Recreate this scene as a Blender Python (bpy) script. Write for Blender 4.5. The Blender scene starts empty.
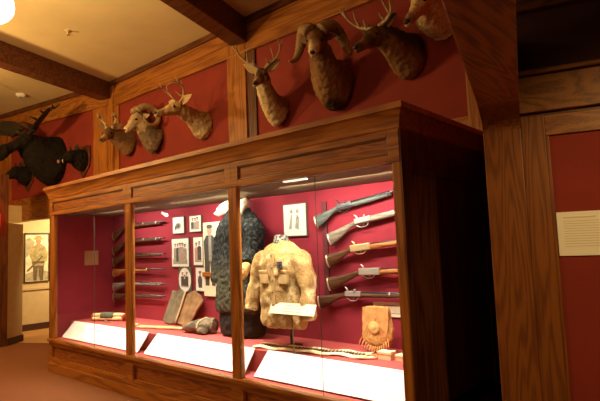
import bpy, bmesh, math, random
from mathutils import Vector, Matrix, noise
random.seed(7)
S = bpy.context.scene
COL = S.collection
V = Vector

# ------------------------------------------------------------------ camera
cd = bpy.data.cameras.new('camera'); cam = bpy.data.objects.new('camera', cd); COL.objects.link(cam)
cd.sensor_width = 36.0; cd.lens = 30.0; cd.clip_start = 0.05
R_ = (0.75412139, 0.65556641, -0.0391613); U_ = (0.08713346, -0.0407732, 0.9953619); F_ = (-0.6509291, 0.75403596, 0.08786972)
cam.matrix_world = Matrix(((R_[0], U_[0], -F_[0], 0), (R_[1], U_[1], -F_[1], 0), (R_[2], U_[2], -F_[2], 1.5), (0, 0, 0, 1)))
S.camera = cam

# ------------------------------------------------------------------ materials
def newmat(name):
    m = bpy.data.materials.new(name); m.use_nodes = True
    nt = m.node_tree; b = nt.nodes['Principled BSDF']
    return m, nt, b
def plain(name, col, rough=.6, metal=0., spec=.5, bump=0., bscale=60., var=0., vscale=8.):
    m, nt, b = newmat(name); N = nt.nodes; L = nt.links
    b.inputs['Base Color'].default_value = (*col, 1); b.inputs['Roughness'].default_value = rough
    b.inputs['Metallic'].default_value = metal; b.inputs['Specular IOR Level'].default_value = spec
    tc = N.new('ShaderNodeTexCoord')
    if var:
        n = N.new('ShaderNodeTexNoise'); n.inputs['Scale'].default_value = vscale; n.inputs['Detail'].default_value = 5
        L.new(tc.outputs['Object'], n.inputs['Vector'])
        r = N.new('ShaderNodeValToRGB'); r.color_ramp.elements[0].position = .3; r.color_ramp.elements[1].position = .7
        r.color_ramp.elements[0].color = (*[c*(1-var) for c in col], 1); r.color_ramp.elements[1].color = (*[min(1, c*(1+var)) for c in col], 1)
        L.new(n.outputs['Fac'], r.inputs['Fac']); L.new(r.outputs['Color'], b.inputs['Base Color'])
    if bump:
        n = N.new('ShaderNodeTexNoise'); n.inputs['Scale'].default_value = bscale; n.inputs['Detail'].default_value = 4
        L.new(tc.outputs['Object'], n.inputs['Vector'])
        bp = N.new('ShaderNodeBump'); bp.inputs['Strength'].default_value = bump; bp.inputs['Distance'].default_value = .01
        L.new(n.outputs['Fac'], bp.inputs['Height']); L.new(bp.outputs['Normal'], b.inputs['Normal'])
    return m
def wood(name, axis, light=(.40, .145, .024), dark=(.22, .068, .012), ring=26., rough=.42, scale=2.4):
    m, nt, b = newmat(name); N = nt.nodes; L = nt.links
    tc = N.new('ShaderNodeTexCoord'); mp = N.new('ShaderNodeMapping')
    sc = [scale*2.6]*3; sc[axis] = scale*.22
    mp.inputs['Scale'].default_value = sc
    L.new(tc.outputs['Object'], mp.inputs['Vector'])
    n1 = N.new('ShaderNodeTexNoise'); n1.inputs['Scale'].default_value = 1.; n1.inputs['Detail'].default_value = 2.; n1.inputs['Roughness'].default_value = .4
    L.new(mp.outputs['Vector'], n1.inputs['Vector'])
    mu = N.new('ShaderNodeMath'); mu.operation = 'MULTIPLY'; mu.inputs[1].default_value = ring*6.28/3
    L.new(n1.outputs['Fac'], mu.inputs[0])
    si = N.new('ShaderNodeMath'); si.operation = 'SINE'; L.new(mu.outputs[0], si.inputs[0])
    mp2 = N.new('ShaderNodeMapping'); s2 = [150.]*3; s2[axis] = 5.
    mp2.inputs['Scale'].default_value = s2; L.new(tc.outputs['Object'], mp2.inputs['Vector'])
    n2 = N.new('ShaderNodeTexNoise'); n2.inputs['Scale'].default_value = 1.; n2.inputs['Detail'].default_value = 2.
    L.new(mp2.outputs['Vector'], n2.inputs['Vector'])
    ad = N.new('ShaderNodeMath'); ad.operation = 'MULTIPLY_ADD'; ad.inputs[1].default_value = .24; L.new(si.outputs[0], ad.inputs[0]); L.new(n2.outputs['Fac'], ad.inputs[2])
    r = N.new('ShaderNodeValToRGB'); r.color_ramp.elements[0].position = .18; r.color_ramp.elements[1].position = .68
    r.color_ramp.elements[0].color = (*dark, 1); r.color_ramp.elements[1].color = (*light, 1)
    L.new(ad.outputs[0], r.inputs['Fac'])
    L.new(r.outputs['Color'], b.inputs['Base Color']); b.inputs['Roughness'].default_value = rough; b.inputs['Specular IOR Level'].default_value = .3
    bp = N.new('ShaderNodeBump'); bp.inputs['Strength'].default_value = .15; bp.inputs['Distance'].default_value = .003
    L.new(ad.outputs[0], bp.inputs['Height']); L.new(bp.outputs['Normal'], b.inputs['Normal'])
    return m
INSET = wood('inset_oak', 0, (.36, .115, .022), (.19, .055, .011), ring=34., scale=5.)
WX, WY, WZ = wood('oak_along_x', 0), wood('oak_along_y', 1), wood('oak_along_z', 2)
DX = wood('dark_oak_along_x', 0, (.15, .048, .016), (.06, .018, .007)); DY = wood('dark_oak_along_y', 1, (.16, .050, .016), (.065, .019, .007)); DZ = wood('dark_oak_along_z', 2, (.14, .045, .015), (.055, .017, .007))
PZ = wood('pillar_oak', 2, (.25, .082, .016), (.145, .044, .010), ring=34., scale=3.0); PX = wood('rail_oak', 0, (.32, .12, .024), (.17, .055, .012)); PY = wood('brace_oak', 1, (.40, .13, .034), (.17, .05, .014), ring=44., scale=3.4)
RED = plain('red_wall_fabric', (.24, .022, .011), .85, bump=.12, bscale=300, var=.12, vscale=3)
MAROON = plain('maroon_case_lining', (.26, .014, .032), .9, bump=.1, bscale=400, var=.08)
DECK = plain('rose_case_deck', (.42, .065, .065), .9, bump=.1, bscale=300, var=.08)
SHADERED = plain('shaded_red_panel', (.05, .007, .008), .8)  # wall red darkened to read as unlit; the shade is in the colour
CEIL = plain('cream_ceiling', (.74, .60, .31), .9, bump=.08, bscale=80, var=.05, vscale=2)
BEIGE = plain('beige_plaster', (.62, .47, .25), .9, var=.05)
CARPET = plain('brown_carpet', (.25, .10, .047), .97, spec=.1, bump=.6, bscale=420, var=.22, vscale=160)
HALLFLOOR = wood('hall_floor_boards', 1, (.55, .28, .09), (.40, .19, .06), rough=.35)
BASEB = plain('dark_baseboard', (.06, .02, .012), .5)
OLIVE = plain('olive_case_ceiling', (.12, .08, .03), .7, var=.1)
WHITE = plain('white_label_board', (.88, .87, .83), .7)
CREAM = plain('cream_card', (.80, .70, .48), .8)
INK = plain('grey_print', (.30, .28, .25), .8)
BLACK = plain('black', (.012, .011, .011), .6)
STEEL = plain('gun_steel', (.10, .10, .11), .35, metal=.85)
BRASS = plain('pale_brass', (.75, .62, .36), .35, metal=.7)
SILVER = plain('worn_silver', (.55, .54, .50), .4, metal=.6)
GW_DARK = wood('dark_gunstock', 0, (.12, .05, .02), (.05, .02, .01), scale=6)
GW_OR = wood('orange_gunstock', 0, (.50, .19, .05), (.28, .09, .02), scale=6)
GW_GREY = wood('grey_gunstock', 0, (.26, .22, .17), (.12, .10, .08), scale=6)
GW_TEAL = wood('blue_grey_gunstock', 0, (.12, .14, .13), (.05, .06, .06), scale=6)
ANTLER = plain('antler', (.46, .33, .17), .6, var=.3, vscale=14, bump=.3)
DANTLER = plain('dark_antler', (.17, .09, .045), .6, var=.3, vscale=14, bump=.3)
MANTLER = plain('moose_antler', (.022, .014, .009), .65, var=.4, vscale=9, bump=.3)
HORN = plain('ram_horn', (.36, .23, .10), .6, var=.25, vscale=18, bump=.4, bscale=40)
DHORN = plain('dark_ram_horn', (.30, .17, .07), .6, var=.25, vscale=18, bump=.4, bscale=40)
EYE = plain('glass_eye', (.01, .006, .004), .08)
NOSE = plain('dark_nose', (.02, .014, .011), .4)
TUSK = plain('tusk_ivory', (.75, .62, .42), .4)
EARIN = plain('inner_ear', (.50, .34, .19), .9)
def emit(name, col, st):
    m, nt, b = newmat(name); b.inputs['Base Color'].default_value = (*col, 1)
    b.inputs['Emission Color'].default_value = (*col, 1); b.inputs['Emission Strength'].default_value = st
    return m
def glass(name, tint=(1, 1, 1), refl=.06):
    m = bpy.data.materials.new(name); m.use_nodes = True; nt = m.node_tree; N = nt.nodes; L = nt.links
    N.clear(); o = N.new('ShaderNodeOutputMaterial'); mx = N.new('ShaderNodeMixShader'); t = N.new('ShaderNodeBsdfTransparent'); g = N.new('ShaderNodeBsdfGlossy')
    t.inputs['Color'].default_value = (*tint, 1); g.inputs['Roughness'].default_value = .0
    f = N.new('ShaderNodeLayerWeight'); f.inputs['Blend'].default_value = .5
    pw = N.new('ShaderNodeMath'); pw.operation = 'POWER'; pw.inputs[1].default_value = 4.; L.new(f.outputs['Facing'], pw.inputs[0])
    ma = N.new('ShaderNodeMath'); ma.operation = 'MULTIPLY_ADD'; ma.inputs[1].default_value = .9; ma.inputs[2].default_value = refl*.6; L.new(pw.outputs[0], ma.inputs[0])
    L.new(ma.outputs[0], mx.inputs[0]); L.new(t.outputs[0], mx.inputs[1]); L.new(g.outputs[0], mx.inputs[2]); L.new(mx.outputs[0], o.inputs[0])
    return m
GLASS = glass('pane_glass', (.96, .97, .96))
GLASSEDGE = plain('glass_edge', (.13, .12, .09), .2)
def furmat(name, fine=90., amp=.35):
    m, nt, b = newmat(name); N = nt.nodes; L = nt.links
    at = N.new('ShaderNodeAttribute'); at.attribute_name = 'fur'
    tc = N.new('ShaderNodeTexCoord'); n = N.new('ShaderNodeTexNoise'); n.inputs['Scale'].default_value = fine; n.inputs['Detail'].default_value = 4
    L.new(tc.outputs['Object'], n.inputs['Vector'])
    mr = N.new('ShaderNodeMapRange'); mr.inputs['From Min'].default_value = .3; mr.inputs['From Max'].default_value = .7; mr.inputs['To Min'].default_value = 1-amp; mr.inputs['To Max'].default_value = 1+amp
    L.new(n.outputs['Fac'], mr.inputs['Value'])
    mu = N.new('ShaderNodeVectorMath'); mu.operation = 'MULTIPLY'; L.new(at.outputs['Color'], mu.inputs[0]); L.new(mr.outputs[0], mu.inputs[1])
    L.new(mu.outputs[0], b.inputs['Base Color']); b.inputs['Roughness'].default_value = .85; b.inputs['Specular IOR Level'].default_value = .2
    b.inputs['Sheen Weight'].default_value = .0
    bp = N.new('ShaderNodeBump'); bp.inputs['Strength'].default_value = .5; bp.inputs['Distance'].default_value = .008
    L.new(n.outputs['Fac'], bp.inputs['Height']); L.new(bp.outputs['Normal'], b.inputs['Normal'])
    return m
FUR = furmat('animal_fur')
CLOTH = furmat('garment_cloth', 60., .3)
COATM = furmat('shaggy_coat', 55., .6)

# ------------------------------------------------------------------ mesh helpers
def cr(pts, n):
    """Catmull-Rom through tuples of equal length; n samples per span."""
    P = [tuple(p) for p in pts]; P = [P[0]] + P + [P[-1]]; out = []
    for i in range(1, len(P)-2):
        for k in range(n):
            t = k/n; a, b, c, d = P[i-1], P[i], P[i+1], P[i+2]
            out.append(tuple(.5*((2*b[j]) + (-a[j]+c[j])*t + (2*a[j]-5*b[j]+4*c[j]-d[j])*t*t + (-a[j]+3*b[j]-3*c[j]+d[j])*t**3) for j in range(len(b))))
    out.append(P[-2]); return out
class MB:
    def __init__(s): s.bm = bmesh.new(); s.mi = 0
    def _f(s, vs):
        try:
            f = s.bm.faces.new(vs); f.material_index = s.mi; return f
        except ValueError: return None
    def box(s, x0, y0, z0, x1, y1, z1, bev=0., M=None):
        t = bmesh.new(); bmesh.ops.create_cube(t, size=1)
        for v in t.verts: v.co = V(((x0+x1)/2+v.co.x*(x1-x0), (y0+y1)/2+v.co.y*(y1-y0), (z0+z1)/2+v.co.z*(z1-z0)))
        if bev: bmesh.ops.bevel(t, geom=t.edges[:], offset=bev, segments=2, affect='EDGES', profile=.6)
        s._merge(t, M); return s
    def _merge(s, t, M=None):
        mp = {}
        for v in t.verts: mp[v] = s.bm.verts.new(M @ v.co if M else v.co)
        for f in t.faces:
            g = s._f([mp[v] for v in f.verts])
            if g: g.smooth = f.smooth
        t.free()
    def loft(s, rings, smooth=True, cap=True):
        """rings: list of lists of Vectors (same length)."""
        R = [[s.bm.verts.new(p) for p in r] for r in rings]; n = len(R[0])
        for a, b in zip(R, R[1:]):
            for i in range(n):
                f = s._f([a[i], a[(i+1) % n], b[(i+1) % n], b[i]])
                if f: f.smooth = smooth
        if cap:
            for r, rev in ((R[0], True), (R[-1], False)):
                c = s.bm.verts.new(sum((v.co for v in r), V())/n)
                for i in range(n):
                    q = [r[i], r[(i+1) % n], c]
                    f = s._f(q[::-1] if rev else q)
                    if f: f.smooth = smooth
        return s
    def tube(s, pts, rad, seg=10, up=V((0, 0, 1)), n=0, smooth=True):
        """pts Vectors; rad: scalar, list of scalars, or list of (side, up) pairs."""
        if not isinstance(rad, (list, tuple)): rad = [rad]*len(pts)
        rad = [(r, r) if not isinstance(r, (list, tuple)) else r for r in rad]
        if n:
            q = cr([(*p, *r) for p, r in zip(pts, rad)], n); pts = [V(a[:3]) for a in q]; rad = [(max(a[3], .0008), max(a[4], .0008)) for a in q]
        pts = [V(p) for p in pts]; rings = []
        ps = None
        for i, p in enumerate(pts):
            t = (pts[min(i+1, len(pts)-1)] - pts[max(i-1, 0)]).normalized()
            sd = t.cross(up)
            if sd.length < .15: sd = ps if ps else t.cross(V((0, 1, 0)))
            sd = (sd - t*sd.dot(t)).normalized()
            if ps and sd.dot(ps) < 0: sd = -sd
            ps = sd; nn = sd.cross(t)
            rings.append([p + sd*(rad[i][0]*math.cos(2*math.pi*k/seg)) + nn*(rad[i][1]*math.sin(2*math.pi*k/seg)) for k in range(seg)])
        return s.loft(rings, smooth)
    def ball(s, c, r, M=None, u=16, v=10):
        t = bmesh.new(); bmesh.ops.create_uvsphere(t, u_segments=u, v_segments=v, radius=1)
        r = r if isinstance(r, (list, tuple)) else (r, r, r)
        for w in t.verts: w.co = V((w.co.x*r[0], w.co.y*r[1], w.co.z*r[2]))
        for f in t.faces: f.smooth = True
        if M:
            for w in t.verts: w.co = M @ w.co
        for w in t.verts: w.co += V(c)
        s._merge(t); return s
    def cyl(s, a, b, r, seg=16, r2=None): return s.tube([a, b], [r, r if r2 is None else r2], seg, smooth=False)
    def lathe(s, prof, c=(0, 0, 0), seg=24):
        return s.loft([[V((c[0]+r*math.cos(2*math.pi*k/seg), c[1]+r*math.sin(2*math.pi*k/seg), c[2]+z)) for k in range(seg)] for r, z in prof])
    def prism(s, poly, h0, h1, M):
        """poly in 2-D extruded from h0 to h1 along the local z of M."""
        a = [s.bm.verts.new(M @ V((x, y, h0))) for x, y in poly]; b = [s.bm.verts.new(M @ V((x, y, h1))) for x, y in poly]
        n = len(poly); s._f(a[::-1]); s._f(b)
        for i in range(n): s._f([a[i], a[(i+1) % n], b[(i+1) % n], b[i]])
        return s
def mw(o):
    m = Matrix.LocRotScale(o.location, o.rotation_euler, o.scale)
    return mw(o.parent) @ m if o.parent else m
def build(name, mb, mats, parent=None, label=None, world=True, frame=None):
    """links ONE mesh; coordinates are world ones when world, else those of the parent."""
    me = bpy.data.meshes.new(name); bm = mb.bm
    if frame: bm.transform(frame)
    if parent and world: bm.transform(mw(parent).inverted())
    bmesh.ops.recalc_face_normals(bm, faces=bm.faces[:])
    bm.to_mesh(me); bm.free()
    for m in (mats if isinstance(mats, (list, tuple)) else [mats]): me.materials.append(m)
    o = bpy.data.objects.new(name, me); COL.objects.link(o)
    if parent: o.parent = parent
    if label: o['label'] = label
    return o
def tag(o, label, cat, group=None):
    o['label'] = label; o['category'] = cat
    if group: o['group'] = group
    return o
def thing(name, label, cat, loc, rz=0., group=None):
    o = bpy.data.objects.new(name, None); COL.objects.link(o); o.location = loc; o.rotation_euler = (0, 0, rz); o.empty_display_size = .05
    return tag(o, label, cat, group)
def solid(name, mb, mats, label, cat, loc, group=None, frame=None):
    """a top-level thing that is one mesh, origin at loc."""
    me = bpy.data.meshes.new(name)
    if frame: mb.bm.transform(frame)
    mb.bm.transform(Matrix.Translation(-V(loc)))
    bmesh.ops.recalc_face_normals(mb.bm, faces=mb.bm.faces[:]); mb.bm.to_mesh(me); mb.bm.free()
    for m in (mats if isinstance(mats, (list, tuple)) else [mats]): me.materials.append(m)
    o = bpy.data.objects.new(name, me); COL.objects.link(o); o.location = loc
    return tag(o, label, cat, group)
def struct(name, mb, mats, frame=None, parent=None):
    o = build(name, mb, mats, parent, None, False, frame); o['kind'] = 'structure'; return o
def frame2(p, ang): return Matrix.Translation(V((p[0], p[1], 0))) @ Matrix.Rotation(ang, 4, 'Z')

# ------------------------------------------------------------------ room shell
YW = 4.45
fl = MB(); fl.box(-13, -3.5, -.1, 3, 7, 0); struct('floor', fl, CARPET)
b = MB(); b.bm.faces.new([b.bm.verts.new(p) for p in ((-9.62, 3.36, .004), (-8.3, 4.02, .004), (-8.3, 6.5, .004), (-11.6, 6.5, .004), (-11.6, 3.36, .004))]); struct('floor_hall', b, HALLFLOOR)
b = MB(); b.box(-13, -3.5, 4.5, 3, 7, 4.6); struct('ceiling', b, CEIL)
b = MB(); b.box(-8.22, YW, 0, -1.45, YW+.12, 4.5); struct('wall_back', b, RED)
# bands and stiles on the main wall
b = MB(); b.box(-8.05, 4.41, 4.06, -1.45, 4.47, 4.42); b.box(-8.05, 4.395, 4.05, -1.45, 4.47, 4.085, .006); b.box(-8.05, 4.40, 4.235, -1.45, 4.47, 4.25); struct('trim_1', b, WX)
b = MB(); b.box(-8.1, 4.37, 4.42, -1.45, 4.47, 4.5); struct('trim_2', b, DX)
b = MB(); b.box(-5.02, 4.40, 2.2, -4.66, 4.47, 4.42, .006); struct('trim_3', b, WZ)
b = MB(); b.box(-4.66, 4.425, 2.2, -4.50, 4.47, 4.1); struct('trim_4', b, DZ)
b = MB(); b.box(-8.04+.0, 4.42, 2.2, -7.9, 4.47, 4.1); b.box(-8.25, 4.39, 2.2, -8.04, 4.47, 4.42, .006); struct('trim_5', b, WZ)
b = MB(); b.box(-7.9, 4.41, 2.38, -1.7, 4.47, 2.61, .006); struct('trim_6', b, WX)
b = MB(); b.box(-1.74, 4.40, 2.2, -1.45, 4.47, 4.1, .006); struct('trim_7', b, WZ)
# moose wall, turned ten degrees towards the room: local x runs left along it, y out of the room
ANGM = math.atan2(-.17, -.985); MF = frame2((-8.2, 4.43), ANGM)     # local -y... room side is +y
b = MB(); b.box(0, -.12, 2.2, 4.2, 0, 4.5); struct('wall_left', b, RED, MF)
b = MB(); b.box(.02, 0, 4.1, 4.2, .045, 4.42); b.box(.02, 0, 4.09, 4.2, .06, 4.12); struct('trim_8', b, WX, MF)
b = MB(); b.box(.02, 0, 4.42, 4.2, .08, 4.5); struct('trim_9', b, DX, MF)
b = MB(); b.box(.05, 0, 2.62, .42, .04, 4.1, .006); struct('trim_10', b, WZ, MF)
b = MB(); b.box(0, -.12, 2.19, 4.2, .05, 2.64, .01); struct('trim_11', b, PX, MF)
b = MB(); b.box(3.12, 0, 2.64, 3.22, .035, 4.1); b.box(3.27, 0, 2.64, 3.6, .035, 4.1); struct('trim_12', b, WZ, MF)
# pier, post and hall behind the doorway
a0, a1 = V((-9.39, 3.20, 0)), V((-9.66, 3.54, 0)); d0 = (a1-a0).normalized(); n0 = V((-d0.y, d0.x, 0))
PF = Matrix.Translation(a0) @ Matrix(((d0.x, n0.x, 0, 0), (d0.y, n0.y, 0, 0), (0, 0, 1, 0), (0, 0, 0, 1)))
b = MB(); b.box(0, 0, 0, (a1-a0).length, .5, 2.06); struct('wall_pier', b, BEIGE, PF)
b = MB(); b.box(-.01, -.02, 0, (a1-a0).length+.01, .0, .115); struct('baseboard_pier', b, BASEB, PF)
b = MB(); b.box(-9.62, 2.94, 0, -9.37, 3.20, 2.9, .01); struct('trim_13', b, DZ)
b = MB(); b.box(-10.95, 3.55, 0, -10.8, 6.5, 2.5); struct('wall_hall', b, BEIGE)
b = MB(); b.box(-10.8, 3.55, 0, -10.78, 6.5, .13); struct('baseboard_hall', b, BASEB)
b = MB(); b.box(-10.8, 3.55, .80, -10.775, 6.5, .85, .005); struct('trim_14', b, BEIGE)
b = MB(); b.box(-11.6, 6.5, 0, -8, 6.62, 2.5); b.box(-8.3, 4.57, 0, -8.18, 6.5, 2.5); struct('wall_hall_end', b, BEIGE)
b = MB(); b.box(-11.6, 4.1, 2.42, -8.2, 6.6, 2.5); struct('ceiling_hall', b, BEIGE)
# ceiling beams (dark oak), meeting the wall at a slant
def beam(name, p0, p1, w, zb):
    d = V((p1[0]-p0[0], p1[1]-p0[1], 0)); L = d.length; d.normalize(); a = math.atan2(d.y, d.x)
    b = MB(); b.box(-4.2, 0, zb, L+.0, w, 4.5, .012); struct(name, b, DX, frame2(p0, a))
beam('beam_1', (-7.488, 2.42), (-8.119, 4.39), .25, 4.2)
beam('beam_2', (-4.455, 3.874), (-4.618, 4.42), .25, 4.17)

# right-hand wall and pillar: local x along the wall, y into it
RF = frame2((-1.048, 2.85), math.radians(17))
b = MB(); b.box(.1, .05, 0, 3.2, .17, 4.5); struct('wall_right', b, RED, RF)
b = MB(); b.box(0, 0, 0, .2, .22, 2.185, .006); struct('trim_15', b, PZ, RF)
b = MB(); b.box(.2, .02, 0, .322, .06, 2.167, .004); struct('trim_16', b, PZ, RF)
b = MB(); b.box(.322, .03, 0, .34, .06, 2.05, .004); struct('trim_17', b, PZ, RF)
b = MB(); b.box(.322, .028, 2.05, 3.2, .06, 2.163, .004); struct('trim_18', b, PX, RF)
b = MB(); b.box(.2, .036, 2.16, 3.2, .06, 2.185); struct('trim_22', b, DX, RF)
b = MB(); b.box(.2, -.005, 2.183, 3.2, .06, 2.385, .004); struct('trim_19', b, PX, RF)
b = MB(); b.box(.2, -.03, 2.392, 3.2, .06, 2.418, .008); struct('trim_20', b, PX, RF)
b = MB(); b.box(.2, .03, 2.42, 3.2, .055, 2.765); struct('wall_right_upper', b, SHADERED, RF)  # same wall continuing upwards, its shade put into the colour
b = MB(); b.box(.2, -.02, 2.765, 3.2, .06, 2.85, .01); struct('trim_21', b, DX, RF)
b = MB(); b.box(0, -4.3, 2.187, .2, .22, 2.62, .006); struct('beam_3', b, PY, RF)
fil = [(0., 2.187), (0., 2.10)] + [(-.30*(1-math.cos(a*math.pi/16)), 2.10+.087*math.sin(a*math.pi/16)) for a in range(1, 9)]
b = MB(); b.prism([(p[0], p[1]) for p in fil], 0, .2, Matrix(((0, 0, 1, 0), (1, 0, 0, 0), (0, 1, 0, 0), (0, 0, 0, 1)))); struct('trim_23', b, PZ, RF)
b = MB(); b.box(.2, -4.3, 2.85, 3.2, .06, 2.92); struct('ceiling_right', b, SHADERED, RF)
p = RF @ V((.12, .2, 0)); q = V((-1.5, 4.5, 0)); dd = q-p
b = MB(); b.box(0, -.06, 0, dd.length, .04, 4.5); struct('wall_return', b, RED, frame2(p, math.atan2(dd.y, dd.x)))
b = MB(); b.box(-13, -3.6, 0, 3, -3.5, 4.6); struct('wall_front', b, SHADERED)
b = MB(); b.box(-13.1, -3.6, 0, -13, 7, 4.6); struct('wall_far_left', b, SHADERED)

# printed panel on the right wall
t = thing('text_panel', 'cream printed text panel on the red wall right of the big oak pillar', 'sign', RF @ V((.60, .05, 1.38)), math.radians(17))
b = MB(); b.box(.343, .036, 1.383, .86, .05, 1.62, .002); build('board', b, plain('text_panel_card', (.95, .92, .82), .8), t, frame=RF)
b = MB()
b.box(.375, .034, 1.586, .53, .0362, 1.593)
for k in range(11): b.box(.375, .034, 1.568-k*.0135, .83 if k not in (4, 10) else .62, .0362, 1.5715-k*.0135)
build('printed_text', b, plain('faint_print', (.74, .66, .48), .8), t, 'rows of small grey print', frame=RF)

# ------------------------------------------------------------------ display case
X0, X1, YF, YB = -6.905, -1.60, 2.863, 3.73
case = thing('display_case', 'long glazed oak display case with three bays, paneled frieze and crown', 'display case', ((X0+X1)/2, 3.3, 0))
ST = [(X0, X0+.13), (-5.005, -4.885), (-3.30, -3.19), (-1.665, X1)]          # posts
b = MB(); b.box(X0-.0, YF-.022, 0, X1, 4.35, .10, .006); build('plinth', b, WX, case)
b = MB(); b.box(X0, YF+.03, .10, X1, 4.35, .37); build('base_body', b, INSET, case)
for i in range(3):
    xa, xb = (ST[i][0]+ST[i][1])/2, (ST[i+1][0]+ST[i+1][1])/2
    if i == 0: xa = X0
    if i == 2: xb = X1
    b = MB(); b.box(xa, YF, .10, xa+.075, YF+.04, .37); b.box(xb-.075, YF, .10, xb, YF+.04, .37); b.box(xa+.075, YF, .10, xb-.075, YF+.04, .155); b.box(xa+.075, YF, .325, xb-.075, YF+.04, .37)
    b.box(xa+.075, YF+.008, .155, xb-.075, YF+.04, .168, .004); b.box(xa+.075, YF+.008, .312, xb-.075, YF+.04, .325, .004); b.box(xa+.075, YF+.008, .155, xa+.09, YF+.04, .325, .004); b.box(xb-.09, YF+.008, .155, xb-.075, YF+.04, .325, .004)
    build('base_panel', b, WX, case)
b = MB(); b.box(X0-.012, YF-.028, .37, X1+.012, YF+.09, .408, .008); build('sill', b, WX, case)
for xa, xb in ST:
    b = MB(); b.box(xa, YF, .40, xb, YF+.05, 2.03, .008); build('post', b, WZ, case)
for i in range(3):
    xa, xb = (ST[i][0]+ST[i][1])/2, (ST[i+1][0]+ST[i+1][1])/2
    if i == 0: xa = X0
    if i == 2: xb = X1
    b = MB(); z0, z1 = 2.015, 2.23; w = .085
    b.box(xa, YF-.006, z0, xa+w, YF+.035, z1, .003); b.box(xb-w, YF-.006, z0, xb, YF+.035, z1, .003); b.box(xa+w, YF-.006, z0, xb-w, YF+.035, z0+.05, .003); b.box(xa+w, YF-.006, z1-.045, xb-w, YF+.035, z1, .003)
    f = build('frieze_panel', b, WX, case)
    b = MB(); b.box(xa+w, YF+.008, z0+.05, xb-w, YF+.034, z1-.045); build('inset', b, INSET, f)
    b = MB()
    for q in ((xa+w, z0+.05, xb-w, z0+.062), (xa+w, z1-.057, xb-w, z1-.045), (xa+w, z0+.05, xa+w+.012, z1-.045), (xb-w-.012, z0+.05, xb-w, z1-.045)): b.box(q[0], YF-.001, q[1], q[2], YF+.012, q[3], .004)
    build('bead', b, DX, f)
# crown moulding swept round front and sides
prof = [(-.02, 2.225), (.004, 2.225), (.012, 2.24), (.016, 2.262), (.028, 2.30), (.046, 2.335), (.056, 2.348), (.066, 2.352), (.066, 2.392), (-.02, 2.392)]
b = MB(); rows = []
for o, z in prof: rows.append([b.bm.verts.new(p) for p in ((X0-o, 4.35, z), (X0-o, YF-o, z), (X1+o, YF-o, z), (X1+o, 4.35, z))])
for k in range(len(rows)):
    r, s2 = rows[k], rows[(k+1) % len(rows)]
    for i in range(3): b._f([r[i], r[i+1], s2[i+1], s2[i]])
build('crown', b, WX, case)
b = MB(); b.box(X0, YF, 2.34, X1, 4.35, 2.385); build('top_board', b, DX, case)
for xs, nm in ((X0, 0), (X1, 1)):
    x0, x1 = (xs, xs+.03) if nm == 0 else (xs-.03, xs)
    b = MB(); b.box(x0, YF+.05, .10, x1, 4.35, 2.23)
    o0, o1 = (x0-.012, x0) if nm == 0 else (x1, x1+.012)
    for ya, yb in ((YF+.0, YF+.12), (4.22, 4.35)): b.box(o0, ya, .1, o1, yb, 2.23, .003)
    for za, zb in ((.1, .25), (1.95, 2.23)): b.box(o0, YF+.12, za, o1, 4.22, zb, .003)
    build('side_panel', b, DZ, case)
b = MB(); b.box(X0+.03, YB, .37, X1-.03, YB+.03, 2.23); build('back_panel', b, MAROON, case, 'maroon lined back of the case')
for xa in (X0+.03, X1-.07):
    b = MB(); b.box(xa, YF+.05, .40, xa+.04, YB, 2.23); build('inner_side', b, MAROON, case, 'maroon lined inner end of the case')
b = MB(); b.box(X0+.07, YF+.045, 2.012, X1-.07, YB, 2.05); build('inner_ceiling', b, OLIVE, case, 'olive brown ceiling inside the case')
b = MB(); b.box(X0+.07, YF+.24, .40, X1-.07, YB, .60); b.box(X0+.07, YF+.05, .38, X1-.07, YF+.25, .41); build('deck', b, DECK, case, 'rose coloured cloth deck inside the case')
gx = [(ST[0][1], -5.732), (-5.729, ST[1][0]), (ST[1][1], ST[2][0]), (ST[2][1], -2.340), (-2.337, ST[3][0])]
for xa, xb in gx:
    b = MB(); b.box(xa, YF+.02, .405, xb, YF+.026, 2.02); build('glass_pane', b, GLASS, case, 'clear glass front pane')
b = MB(); b.box(-2.340, YF+.020, .405, -2.337, YF+.026, 2.02); build('glass_joint', b, GLASSEDGE, case, 'thin vertical joint between two glass panes')
b = MB(); b.box(-5.732, YF+.020, .405, -5.729, YF+.026, 2.02); build('glass_joint', b, GLASSEDGE, case, 'thin vertical joint between two glass panes')
STRIP = emit('lamp_strip', (1., .88, .68), 4.)
for i in range(3):
    xa, xb = ST[i][1]+.1, ST[i+1][0]-.1
    b = MB(); b.box(xa, YF+.038, 2.030, xb, YF+.044, 2.045); build('lamp_strip', b, STRIP, case, 'glowing lamp strip behind the frieze')
b = MB(); b.box(-2.70, YF+.06, 2.001, -2.47, YF+.10, 2.012, .003); build('lamp_cover', b, emit('lamp_cover', (1., .9, .72), .5), case, 'short white lamp cover under the case ceiling')
# small spot lamp hanging from the case ceiling
def onback(x): return x
t = thing('spot_lamp', 'small white spot lamp under the case ceiling left of the framed photographs', 'lamp', (-5.36, 3.60, 2.012))
b = MB(); b.cyl(V((-5.36, 3.60, 2.012)), V((-5.36, 3.60, 1.96)), .008); build('stem', b, BLACK, t)
b = MB(); b.cyl(V((-5.385, 3.59, 1.965)), V((-5.335, 3.615, 1.935)), .017, r2=.022); build('lamp_head', b, WHITE, t)
b = MB(); b.ball((-5.332, 3.616, 1.933), .018); build('bulb', b, emit('spot_bulb', (1, .93, .8), 6.), t)

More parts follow.
